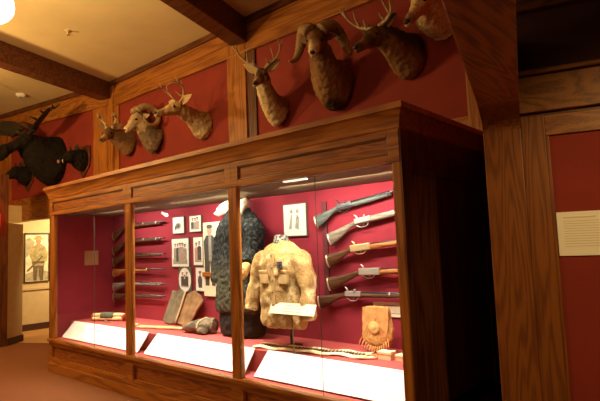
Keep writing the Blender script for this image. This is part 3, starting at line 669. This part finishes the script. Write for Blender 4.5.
# ------------------------------------------------------------------ garments
def ringz(cx, cy, z, w, d, seg=24, p=2.4):
    out = []
    for k in range(seg):
        a = 2*math.pi*k/seg; c, s_ = math.cos(a), math.sin(a)
        out.append(V((cx+w*math.copysign(abs(c)**(2/p), c), cy+d*math.copysign(abs(s_)**(2/p), s_), z)))
    return out
def torso(mb, cx, cy, prof):
    mb.loft([ringz(cx, cy+q[3], q[0], q[1], q[2]) for q in cr(prof, 3)])
# tan jacket
JX, JY = -3.06, 3.27
t = thing('tan_jacket', 'tan hide jacket with patterned neck and beadwork, displayed upright in the right bay', 'jacket', (JX, JY, .60))
mb = MB(); torso(mb, JX, JY, [(.785, .225, .115, 0), (.83, .245, .125, 0), (.97, .242, .125, 0), (1.17, .236, .125, 0), (1.33, .246, .13, 0), (1.42, .235, .115, 0), (1.49, .165, .09, 0), (1.53, .085, .065, 0), (1.555, .07, .058, 0)])
for sg, cu in ((-1, .925), (1, .875)): mb.tube([V((JX+sg*.19, JY, 1.425)), V((JX+sg*.262, JY-.01, 1.335)), V((JX+sg*.312, JY-.03, 1.155)), V((JX+sg*.335, JY-.06, 1.0)), V((JX+sg*.34, JY-.075, cu))], [(.072, .082), (.078, .086), (.072, .077), (.066, .068), (.064, .066)], 16, n=4, up=V((0, 1, 0)))
TAN = (.47, .31, .125)
def jc(p, n):
    c = mixc(TAN, (.42, .25, .09), .5+.9*noise.noise(p*7)); c = mixc(c, (.70, .54, .28), sst(.1, .5, noise.noise(p*13+V((5, 1, 2)))))
    if abs(noise.noise(p*9+V((1, 9, 3)))) < .025: c = mixc(c, (.30, .18, .08), .6)
    return c
organic('jacket_body', mb, CLOTH, t, .014, jc, 2, .016, 9.)
mb = MB(); mb.tube([V((JX, JY, 1.50)), V((JX, JY-.005, 1.54)), V((JX, JY, 1.59))], [(.084, .072), (.075, .064), (.062, .054)], 16, up=V((0, 1, 0)))
organic('neckerchief', mb, CLOTH, t, .008, lambda p, n: (.08, .09, .10) if noise.noise(p*55) > .02 else (.48, .45, .36), 1, .004, 30., 'dark and cream patterned neckerchief')
b = MB(); b.box(JX-.018, JY-.134, .84, JX+.018, JY-.118, 1.44, .004); build('placket', b, plain('jacket_placket', (.52, .34, .14), .85, var=.25), t)
for k in range(6):
    b = MB(); b.ball((JX, JY-.136, .89+k*.105), (.009, .005, .009)); build('button', b, plain('bone_button', (.22, .14, .07), .5), t)
for sg in (-1, 1):
    b = MB(); b.box(JX+sg*.115-.05, JY-.126, 1.17, JX+sg*.115+.05, JY-.10, 1.285, .006); pk = build('pocket', b, plain('jacket_pocket', (.58, .39, .165), .85, var=.25), t)
    b = MB(); b.box(JX+sg*.115-.052, JY-.129, 1.262, JX+sg*.115+.052, JY-.10, 1.288, .005); build('pocket_flap', b, plain('pocket_flap', (.52, .34, .145), .85, var=.2), pk)
b = MB()
for k in range(9): b.ball((JX+.075+.02*(k % 3), JY-.137, 1.315+.02*(k//3)), .009)
build('beadwork', b, plain('dark_blue_beads', (.04, .05, .10), .4), t, 'dark blue beadwork on the chest')
b = MB(); b.cyl(V((JX, JY+.09, .60)), V((JX, JY+.09, .86)), .015); b.lathe([(.001, .60), (.075, .60), (.075, .612), (.02, .62), (.001, .62)], (JX, JY+.125, 0)); build('stand', b, BLACK, t, 'black display stand')
# dark shaggy coat
CX, CY = -3.87, 3.51
t = thing('fur_coat', 'long dark shaggy coat with cream collar on a black form, behind the second post', 'coat', (CX, CY, .60))
mb = MB(); torso(mb, CX, CY, [(.84, .33, .165, 0), (.92, .345, .175, 0), (1.15, .315, .165, 0), (1.40, .30, .16, 0), (1.60, .285, .15, 0), (1.74, .26, .14, 0), (1.83, .19, .115, 0), (1.88, .12, .10, 0), (1.90, .10, .09, 0)])
for sg, pts in ((-1, [(.18, 0, 1.74), (.245, -.0, 1.60), (.275, -.03, 1.38), (.285, -.07, 1.14)]), (1, [(.18, 0, 1.74), (.245, -.02, 1.62), (.28, -.10, 1.46), (.31, -.20, 1.33)])):
    mb.tube([V((CX+sg*a, CY+c, z)) for a, c, z in pts], [(.095, .10), (.10, .105), (.09, .09), (.08, .08)], 16, n=4, up=V((0, 1, 0)))
def cc(p, n):
    k = noise.noise(p*42)+.7*noise.noise(p*85); c = mixc((.010, .013, .015), (.06, .066, .06), sst(-.05, .6, k))
    return mixc(mixc(c, (.075, .062, .026), .5), c, sst(1.1, 1.5, p.z))
organic('coat_body', mb, COATM, t, .015, cc, 2, .013, 34.)
mb = MB()
for sg in (-1, 1):
    mb.tube([V((CX+sg*.04, CY+.06, 1.955)), V((CX+sg*.10, CY-.01, 1.945)), V((CX+sg*.15, CY-.10, 1.90)), V((CX+sg*.19, CY-.15, 1.83))], [(.035, .05), (.035, .06), (.028, .055), (.014, .03)], 14, n=3, up=V((0, 0, 1)))
mb.tube([V((CX-.06, CY+.07, 1.95)), V((CX+.06, CY+.07, 1.95))], [(.05, .05)]*2, 12)
organic('collar', mb, CLOTH, t, .010, lambda p, n: (.72, .63, .44), 2, .008, 25., 'cream fleece collar')
mb = MB(); hnd = V((CX+.32, CY-.26, 1.295))
mb.tube([hnd+V((-.005, .06, .03)), hnd+V((0, .02, 0)), hnd+V((0, -.01, -.05)), hnd+V((-.005, -.015, -.10))], [(.05, .045), (.06, .052), (.055, .042), (.028, .024)], 14, n=3, up=V((0, 1, 0)))
mb.tube([hnd+V((-.04, .0, 0)), hnd+V((-.07, -.01, -.045))], [(.022, .022), (.014, .014)], 10)
organic('mitten', mb, CLOTH, t, .008, lambda p, n: (.60, .38, .16), 2, .004, 20., 'tan leather mitten at the sleeve end')
mb = MB(); torso(mb, CX, CY, [(.615, .27, .14, 0), (.66, .28, .15, 0), (.80, .29, .155, 0), (.98, .28, .15, 0)])
organic('skirt', mb, COATM, t, .016, lambda p, n: (.010, .010, .010), 2, .012, 20., 'black lower garment')
# cards
def card(name, label, x, y, z, w, hh, tilt, lines):
    t = thing(name, label, 'label card', (x, y, z)); M = Matrix.Translation(V((x, y, z))) @ Matrix.Rotation(math.radians(90-tilt), 4, 'X')
    b = MB(); b.prism([(-w/2, 0), (w/2, 0), (w/2, hh), (-w/2, hh)], 0, .004, M); build('board', b, CREAM, t)
    if lines:
        b = MB()
        for k in range(lines): f = hh*(.75-.55*k/max(1, lines-1)) if lines > 1 else hh*.5; b.prism([(-w*.2, f), (w*.22, f), (w*.22, f+.008), (-w*.2, f+.008)], .004, .0046, M)
        build('printed_text', b, INK, t, 'small grey print')
    return t
t = card('label_card', 'pale card on a thin stand in front of the tan jacket hem', -2.84, 3.115, .925, .50, .095, 25, 3)
b = MB(); b.cyl(V((-2.84, 3.14, .60)), V((-2.84, 3.13, .95)), .004); b.box(-2.88, 3.115, .60, -2.80, 3.165, .606); build('stand', b, GLASSEDGE, t, 'thin card stand')
card('label_card', 'cream printed card on the back lining above the leather pouch', -2.24, 3.722, .865, .36, .12, 0, 2)
card('label_card', 'small cream card on the lining left of the dark coat', -4.60, 3.722, .98, .12, .15, 0, 4)

t = thing('label_card', 'faint tan card on the inner left end of the case, left bay', 'label card', (-6.835, 3.40, 1.33))
b = MB(); b.box(-6.8345, 3.30, 1.33, -6.829, 3.50, 1.53, .001); build('board', b, plain('tan_card', (.40, .24, .11), .8), t)
# ------------------------------------------------------------------ small exhibits on the deck
ZD = .60
# leather pouch
t = thing('leather_pouch', 'rounded orange leather pouch with flap and fringe, beside the small boxes', 'pouch', (-2.27, 3.52, ZD))
mb = MB(); M = Matrix.Translation(V((-2.27, 3.53, ZD+.02)))
mb.loft([ringz(-2.27, 3.53-.0+.06*(z-.02), ZD+z, w, d, 24, 2.2) for z, w, d in cr([(.02, .03, .02), (.05, .085, .035), (.11, .14, .05), (.19, .15, .05), (.28, .13, .04), (.36, .118, .03), (.37, .10, .02)], 3)])
organic('pouch_body', mb, CLOTH, t, .008, lambda p, n: mixc((.42, .17, .05), (.58, .30, .11), .5+.8*noise.noise(p*11)), 2, .006, 18.)
b = MB(); b.prism([(-.122, .365), (.122, .365), (.125, .26), (.115, .18), (.075, .115), (.03, .08), (0, .07), (-.03, .08), (-.075, .115), (-.115, .18), (-.125, .26)], 0, .010, Matrix.Translation(V((-2.27, 3.495, ZD))) @ Matrix.Rotation(math.radians(86), 4, 'X')); fp = build('flap', b, plain('pouch_flap', (.52, .24, .075), .8, var=.3, vscale=18), t)
b = MB(); b.ball((-2.27, 3.478, ZD+.21), (.05, .006, .05)); b.ball((-2.27, 3.474, ZD+.21), (.022, .006, .022)); build('rosette', b, plain('pouch_rosette', (.66, .40, .14), .7), fp, 'pale stitched rosette')
b = MB()
for k in range(13):
    a = -1+k/6; x = -2.27+a*.12; z = ZD+.055+.07*a*a; b.tube([V((x, 3.488, z)), V((x+a*.012, 3.475, z-.025)), V((x+a*.02+random.uniform(-.006, .006), 3.465, ZD+.012+.05*a*a))], [.006, .005, .003], 6, n=2)
build('fringe', b, plain('pouch_fringe', (.55, .27, .09), .8), t)
# two little boxes
for x, y, w, hh, lab in ((-2.10, 3.38, .115, .062, 'small cream box on the deck, just right of the leather pouch'), (-1.97, 3.40, .09, .045, 'smallest cream box on the deck, tucked by the right end post')):
    t = thing('small_box', lab, 'box', (x, y, ZD)); b = MB(); b.box(x-w/2, y-.04, ZD, x+w/2, y+.04, ZD+hh*.7, .003); build('box_body', b, plain('cream_box', (.72, .56, .32), .8), t)
    b = MB(); b.box(x-w/2-.003, y-.043, ZD+hh*.68, x+w/2+.003, y+.043, ZD+hh, .003); build('lid', b, plain('box_lid', (.78, .64, .40), .8), t)
# cartridge belt: a strap lying in a long double loop with a row of loops
CART = plain('cartridge_dark', (.12, .08, .04), .4)
t = thing('cartridge_belt', 'long cream belt with a row of dark cartridge loops, lying on the rose deck', 'belt', (-2.8, 3.33, ZD))
p0, p1 = V((-3.34, 3.21, ZD+.012)), V((-2.25, 3.36, ZD+.012)); dx = (p1-p0).normalized(); dy = V((-dx.y, dx.x, 0)); LB = (p1-p0).length
for off, nm in ((-.052, 'front'), (.062, 'back')):
    b = MB(); pts = [p0+dx*(LB*k/20)+dy*(off+.008*math.sin(k*.9))+V((0, 0, .006*math.sin(k*1.3))) for k in range(21)]
    b.tube(pts, [(.036, .010)]*21, 8, up=V((0, 0, 1))); build('strap', b, plain('belt_strap', (.78, .64, .40), .8, var=.3, vscale=30), t)
for k in range(34):
    q = .04+.92*k/33; c = p0+dx*(LB*q)+dy*(.005+.008*math.sin(q*18))+V((0, 0, .010)); b = MB(); b.tube([c-dy*.014, c+dy*.016], [.0085, .0075], 8); build('cartridge', b, CART, t)
b = MB(); c = p1+dx*.02; b.tube([c+dy*(.05*math.cos(a*.7))+dx*(.045*math.sin(a*.7)) for a in range(10)], .006, 6); build('buckle', b, BRASS, t)
b = MB(); b.tube([p1+dx*.0+dy*.02, p1+dx*.08-dy*.05+V((0, 0, .0)), p1-dx*.10-dy*.12], [(.012, .004)]*3, 8, n=3); build('strap_end', b, plain('strap_end', (.45, .30, .14), .8), t)
# folded sash in the left bay
t = thing('folded_sash', 'folded cream and green sash with red ends, on the deck of the left bay', 'sash', (-6.30, 3.36, ZD))
b = MB(); s0, s1 = V((-6.52, 3.26, ZD+.03)), V((-6.10, 3.46, ZD+.03))
for k, (o, zz) in enumerate(((0, 0), (.05, 0.), (.02, .045))):
    e = (s1-s0).normalized(); nn = V((-e.y, e.x, 0)); b.tube([s0+nn*o+V((0, 0, zz)), (s0+s1)/2+nn*(o+.01)+V((0, 0, zz+.004)), s1+nn*o+V((0, 0, zz))], [(.032, .026)]*3, 12, n=3)
build('roll', b, plain('sash_cloth', (.72, .55, .28), .85, var=.3, vscale=25), t)
b = MB(); mid = (s0+s1)/2; b.tube([mid-e*.10+V((0, 0, .038))+nn*.01, mid+e*.08+V((0, 0, .038))+nn*.01], [(.04, .048)]*2, 12); build('band', b, plain('sash_band', (.10, .12, .07), .85, var=.4, vscale=40), t, 'dark green middle band')
for p in (s0, s1):
    b = MB(); b.tube([p-e*.012+V((0, 0, .015))+nn*.015, p+e*.012+V((0, 0, .015))+nn*.015], [(.045, .045)]*2, 12); build('sash_end', b, plain('sash_red', (.35, .04, .02), .85), t, 'red end')
b = MB(); b.tube([mid+nn*-.03+V((0, 0, -.01)), mid-nn*.10+e*.03+V((0, 0, -.024)), mid-nn*.12+e*.12+V((0, 0, -.024))], [(.018, .004)]*3, 8, n=3); build('loose_tail', b, plain('sash_tail', (.25, .12, .06), .85), t)
# hide panniers leaning on the back lining
t = thing('hide_saddlebag', 'worn grey and tan hide bag leaning on the back lining, right of the left rifles', 'bag', (-5.05, 3.62, ZD))
MM = Matrix.Translation(V((-5.06, 3.60, ZD))) @ Matrix.Rotation(math.radians(76), 4, 'X')
for poly, mt, nm, lb, th in (([(-.34, .03), (-.22, .0), (-.05, .01), (-.02, .16), (.04, .36), (-.08, .43), (-.17, .40), (-.25, .41), (-.29, .22)], plain('grey_hide', (.15, .12, .075), .9, var=.4, vscale=12, bump=.5, bscale=30), 'hide_panel', 'grey hide half', .032), ([(-.04, .02), (.10, .0), (.22, .05), (.30, .20), (.38, .30), (.30, .37), (.18, .42), (.05, .37)], plain('tan_hide', (.27, .15, .065), .9, var=.4, vscale=12, bump=.5, bscale=30), 'hide_panel', 'tan hide half', .028)):
    b = MB(); b.prism(poly, 0, th, MM); o = build(nm, b, mt, t, lb); bv = o.modifiers.new('b', 'BEVEL'); bv.width = .018; bv.segments = 3
b = MB(); b.tube([MM @ V(p) for p in ((-.06, .02, .036), (.0, .2, .044), (.03, .40, .036))], [(.016, .006)]*3, 8, n=3, up=V((0, 1, 0))); build('seam_strap', b, plain('hide_seam', (.50, .33, .17), .8), t)
# dark hide moccasins / boot lying beside it
t = thing('hide_boot', 'dark grey hide boot lying on its side between the bag and the fur coat', 'boot', (-4.42, 3.38, ZD))
mb = MB(); mb.tube([V((-4.64, 3.36, ZD+.045)), V((-4.58, 3.35, ZD+.055)), V((-4.46, 3.36, ZD+.075)), V((-4.34, 3.40, ZD+.085)), V((-4.22, 3.45, ZD+.09))], [(.035, .03), (.055, .045), (.065, .06), (.07, .075), (.075, .08)], 16, n=3)
mb.tube([V((-4.40, 3.37, ZD+.07)), V((-4.34, 3.34, ZD+.04)), V((-4.24, 3.33, ZD+.03))], [(.05, .04), (.045, .035), (.03, .025)], 12, n=3)
organic('boot_body', mb, CLOTH, t, .010, lambda p, n: mixc((.07, .055, .038), (.20, .155, .095), .5+noise.noise(p*16)), 2, .01, 20.)
b = MB(); b.tube([V((-4.36, 3.30, ZD+.06)), V((-4.36, 3.33, ZD+.13)), V((-4.34, 3.42, ZD+.165)), V((-4.32, 3.48, ZD+.13))], [(.009, .004)]*4, 8, n=3); build('lace', b, plain('hide_lace', (.55, .40, .22), .8), t)
# long wooden stick pair
t = thing('bow_and_stave', 'two long thin tan wooden staves lying together on the middle bay deck', 'stave', (-5.1, 3.33, ZD))
for o, zz in ((0, 0), (.035, .004)):
    b = MB(); b.tube([V((-5.48, 3.20+o*1.6, ZD+.014+zz)), V((-5.2, 3.28+o, ZD+.014+zz)), V((-4.95, 3.35+o, ZD+.016+zz)), V((-4.68, 3.42+o*.4, ZD+.016+zz))], [.012, .014, .014, .012], 10, n=4); build('stave', b, plain('tan_stave', (.55, .36, .16), .6, var=.3, vscale=20), t)
b = MB(); b.tube([V((-5.50, 3.20, ZD+.03)), V((-5.38, 3.24, ZD+.035))], [(.03, .022), (.02, .02)], 10); build('wrapped_end', b, plain('wrapped_end', (.62, .48, .26), .8), t)

# ------------------------------------------------------------------ painting in the hall
t = thing('framed_painting', 'tall framed painting of a standing figure in a hat, seen through the left doorway', 'painting', (-10.79, 4.22, .96))
PM = Matrix.Translation(V((-10.797, 4.225, 1.455))) @ Matrix(((0, 0, 1, 0), (1, 0, 0, 0), (0, 1, 0, 0), (0, 0, 0, 1)))     # x along +Y, y up, z out
w, hh = .245, .495
b = MB()
for q in ((-w, -hh, w, -hh+.014), (-w, hh-.03, w, hh), (-w, -hh, -w+.014, hh), (w-.014, -hh, w, hh)): b.prism([(q[0], q[1]), (q[2], q[1]), (q[2], q[3]), (q[0], q[3])], 0, .03, PM)
build('frame', b, plain('dark_picture_frame', (.05, .03, .015), .5), t)
b = MB(); b.prism([(-w+.01, -hh+.01), (w-.01, -hh+.01), (w-.01, hh-.02), (-w+.01, hh-.02)], 0, .010, PM)
def sh(poly, mi, k):
    if k > 1: poly = [(x*1.18, max(-hh+.021, min(hh-.032, y*1.13-.015))) for x, y in poly]
    poly = [(max(-w+.021, min(w-.021, x)), y) for x, y in poly]
    b.mi = mi; b.prism(poly, .010, .0105+.0004*k, PM); b.mi = 0
sh([(-.22, -.47), (.22, -.47), (.22, -.30), (.05, -.25), (-.22, -.33)], 1, 0)
sh([(-.22, .0), (-.10, .12), (-.05, .30), (-.14, .40), (-.22, .36)], 1, 1)
sh([(-.06, -.44), (-.01, -.44), (.015, -.16), (.045, -.44), (.10, -.44), (.115, -.10), (-.07, -.10)], 2, 2)
sh([(-.08, -.14), (.12, -.14), (.135, .08), (.13, .20), (.06, .25), (-.02, .25), (-.085, .18), (-.10, .04)], 3, 3)
sh([(-.085, .18), (-.13, .06), (-.10, -.02), (.0, -.06), (.01, -.02), (-.075, .03), (-.05, .17)], 4, 4)
sh([(.13, .2), (.175, .08), (.165, -.06), (.06, -.12), (.05, -.08), (.13, -.03), (.125, .08)], 4, 5)
sh([(-.17, -.22), (-.15, -.24), (.10, .02), (.08, .04)], 2, 6)
sh([(-.08, -.10), (.12, -.10), (.12, -.06), (-.08, -.06)], 2, 7)
sh(ell(.02, .305, .042, .055), 5, 8); sh(ell(.02, .345, .092, .020), 4, 9); sh([(-.03, .345), (.07, .345), (.06, .40), (-.02, .40)], 4, 10); sh([(-.01, .2), (.05, .2), (.045, .26), (-.005, .26)], 5, 11)
build('canvas', b, [plain('canvas_sky', (.78, .72, .50), .7, var=.25, vscale=7), plain('canvas_ground', (.42, .36, .22), .7, var=.4, vscale=12), plain('canvas_brown', (.14, .09, .04), .7, var=.3, vscale=20), plain('canvas_khaki', (.36, .30, .13), .7, var=.4, vscale=16), plain('canvas_ochre', (.45, .33, .13), .7, var=.35, vscale=16), plain('canvas_skin', (.48, .26, .13), .7)], t)

# ------------------------------------------------------------------ lamps, sign, ceiling devices
GLOBE = emit('lamp_globe', (1., .80, .48), 9.)
def pendant(x, y, z, r, label):
    t = thing('pendant_lamp', label, 'lamp', (x, y, 4.5))
    b = MB(); b.lathe([(.001, 4.5), (.07, 4.5), (.07, 4.475), (.02, 4.45), (.001, 4.45)], (x, y, 0)); build('canopy', b, BRASS, t)
    b = MB(); b.cyl(V((x, y, 4.46)), V((x, y, z+r*.9)), .008, 10); build('stem', b, BRASS, t)
    b = MB(); b.lathe([(.001, z+r*1.06), (.05, z+r*1.05), (.06, z+r*.9), (.001, z+r*.88)], (x, y, 0)); build('fitter', b, BRASS, t)
    b = MB(); b.ball((x, y, z), (r, r, r), u=24, v=16); g = build('globe', b, GLOBE, t); return t
pendant(-5.06, 1.58, 3.85, .17, 'glowing white globe lamp at the top left corner of the photo')
t = thing('exit_sign', 'red lit exit sign at the left edge beside the doorway post', 'sign', (-9.27, 2.88, 2.02))
SF = Matrix.Translation(V((-9.27, 2.88, 2.10))) @ Matrix.Rotation(math.radians(35), 4, 'Z')
b = MB(); b.box(-.28, -.03, -.11, .16, .03, .11, .006); build('housing', b, emit('exit_red', (1., .02, .03), 3.), t, frame=SF)
tx = bpy.data.curves.new('lettering', 'FONT'); tx.body = 'EXIT'; tx.size = .16; tx.extrude = .002; tx.align_x = 'CENTER'; tx.align_y = 'CENTER'
tmp = bpy.data.objects.new('tmp', tx); COL.objects.link(tmp); bpy.context.view_layer.update()
me = bpy.data.meshes.new_from_object(tmp.evaluated_get(bpy.context.evaluated_depsgraph_get())); bpy.data.objects.remove(tmp)
me.transform(mw(t).inverted() @ SF @ Matrix.Translation(V((-.06, -.033, 0))) @ Matrix.Rotation(math.pi/2, 4, 'X')); me.materials.clear(); me.materials.append(emit('exit_letters', (1., .55, .5), 3.))
o = bpy.data.objects.new('lettering', me); COL.objects.link(o); o.parent = t
b = MB(); b.cyl(V((-9.30, 2.86, 2.21)), V((-9.30, 2.86, 4.5)), .01, 8); build('hanger', b, BLACK, t)
t = thing('smoke_detector', 'small white smoke detector on the ceiling above the moose', 'detector', (-9.82, 3.54, 4.5))
b = MB(); b.lathe([(.001, 4.5), (.085, 4.5), (.085, 4.47), (.06, 4.44), (.001, 4.438)], (-9.82, 3.54, 0)); build('housing', b, WHITE, t)
b = MB(); b.lathe([(.001, 4.44), (.03, 4.44), (.03, 4.43), (.001, 4.428)], (-9.82, 3.54, 0)); build('sensor', b, INK, t)
t = thing('sprinkler', 'tiny brown sprinkler in the cream ceiling between the two beams', 'sprinkler', (-6.57, 2.95, 4.5))
b = MB(); b.lathe([(.001, 4.5), (.045, 4.5), (.04, 4.49), (.012, 4.485), (.012, 4.455), (.001, 4.455)], (-6.57, 2.95, 0)); build('base', b, BRASS, t)
b = MB(); b.lathe([(.001, 4.45), (.025, 4.45), (.025, 4.446), (.001, 4.446)], (-6.57, 2.95, 0)); build('deflector', b, BRASS, t)

# ------------------------------------------------------------------ light
def lamp(kind, name, loc, e, col, size=.1, target=None, **k):
    ld = bpy.data.lights.new(name, kind); ld.energy = e; ld.color = col
    o = bpy.data.objects.new(name, ld); COL.objects.link(o); o.location = loc
    if kind == 'AREA': ld.shape = 'RECTANGLE'; ld.size = size; ld.size_y = k.get('sy', .08)
    elif kind in ('POINT', 'SPOT'): ld.shadow_soft_size = size
    if kind == 'SPOT': ld.spot_size = math.radians(k.get('cone', 60)); ld.spot_blend = k.get('blend', .6)
    if target: o.rotation_euler = (V(target)-V(loc)).to_track_quat('-Z', 'Y').to_euler()
    return o
WARM = (1., .63, .235)
for i in range(3):
    xa, xb = ST[i][1]+(.45 if i == 0 else .10), ST[i+1][0]-.10
    o = lamp('AREA', 'case_light', ((xa+xb)/2, YF+.0875, 2.006), 14*(xb-xa)/1.6, (1., .88, .70), xb-xa, ((xa+xb)/2, YF+.20, .5), sy=.03)
    o.data.spread = math.radians(85)
    o = lamp('AREA', 'case_light', ((xa+xb)/2, 3.22, 2.006), (6, 9, 10)[i], (1., .86, .66), xb-xa-.1, ((xa+xb)/2, 3.73, 1.62), sy=.03)
    o.data.spread = math.radians(140)
lamp('POINT', 'pendant_and_fill_light', (-5.06, 1.58, 3.60), 46, WARM, .12)
lamp('POINT', 'pendant_and_fill_light', (-7.9, .9, 3.3), 125, WARM, .15)
lamp('POINT', 'pendant_and_fill_light', (-2.2, -1.6, 3.4), 14, WARM, .15)  # unseen fill lamp added behind the camera for right wall and floor
lamp('POINT', 'exit_glow', (-10.95, 3.64, 2.36), 1.6, (1., .02, .02), .05)
lamp('POINT', 'front_fill_light', (-3.6, -1.8, 2.3), 32, (1., .7, .34), .4)  # added front fill with no fixture, brightens the beam underside and case front
lamp('SPOT', 'track_light', (-9.6, 5.4, 2.38), 150, (1., .74, .38), .05, (-10.8, 4.2, 1.3), cone=80)
lamp('SPOT', 'wall_light', (.9, 1.1, 2.6), 58, WARM, .05, (-.25, 3.05, 1.35), cone=58, blend=.8)
W = bpy.data.worlds.new('world'); S.world = W; W.use_nodes = True
W.node_tree.nodes['Background'].inputs[0].default_value = (1., .6, .3, 1); W.node_tree.nodes['Background'].inputs[1].default_value = .01
S.view_settings.view_transform = 'Standard'; S.view_settings.look = 'None'; S.view_settings.exposure = 1.2; S.view_settings.gamma = 1.
S.view_settings.use_curve_mapping = False
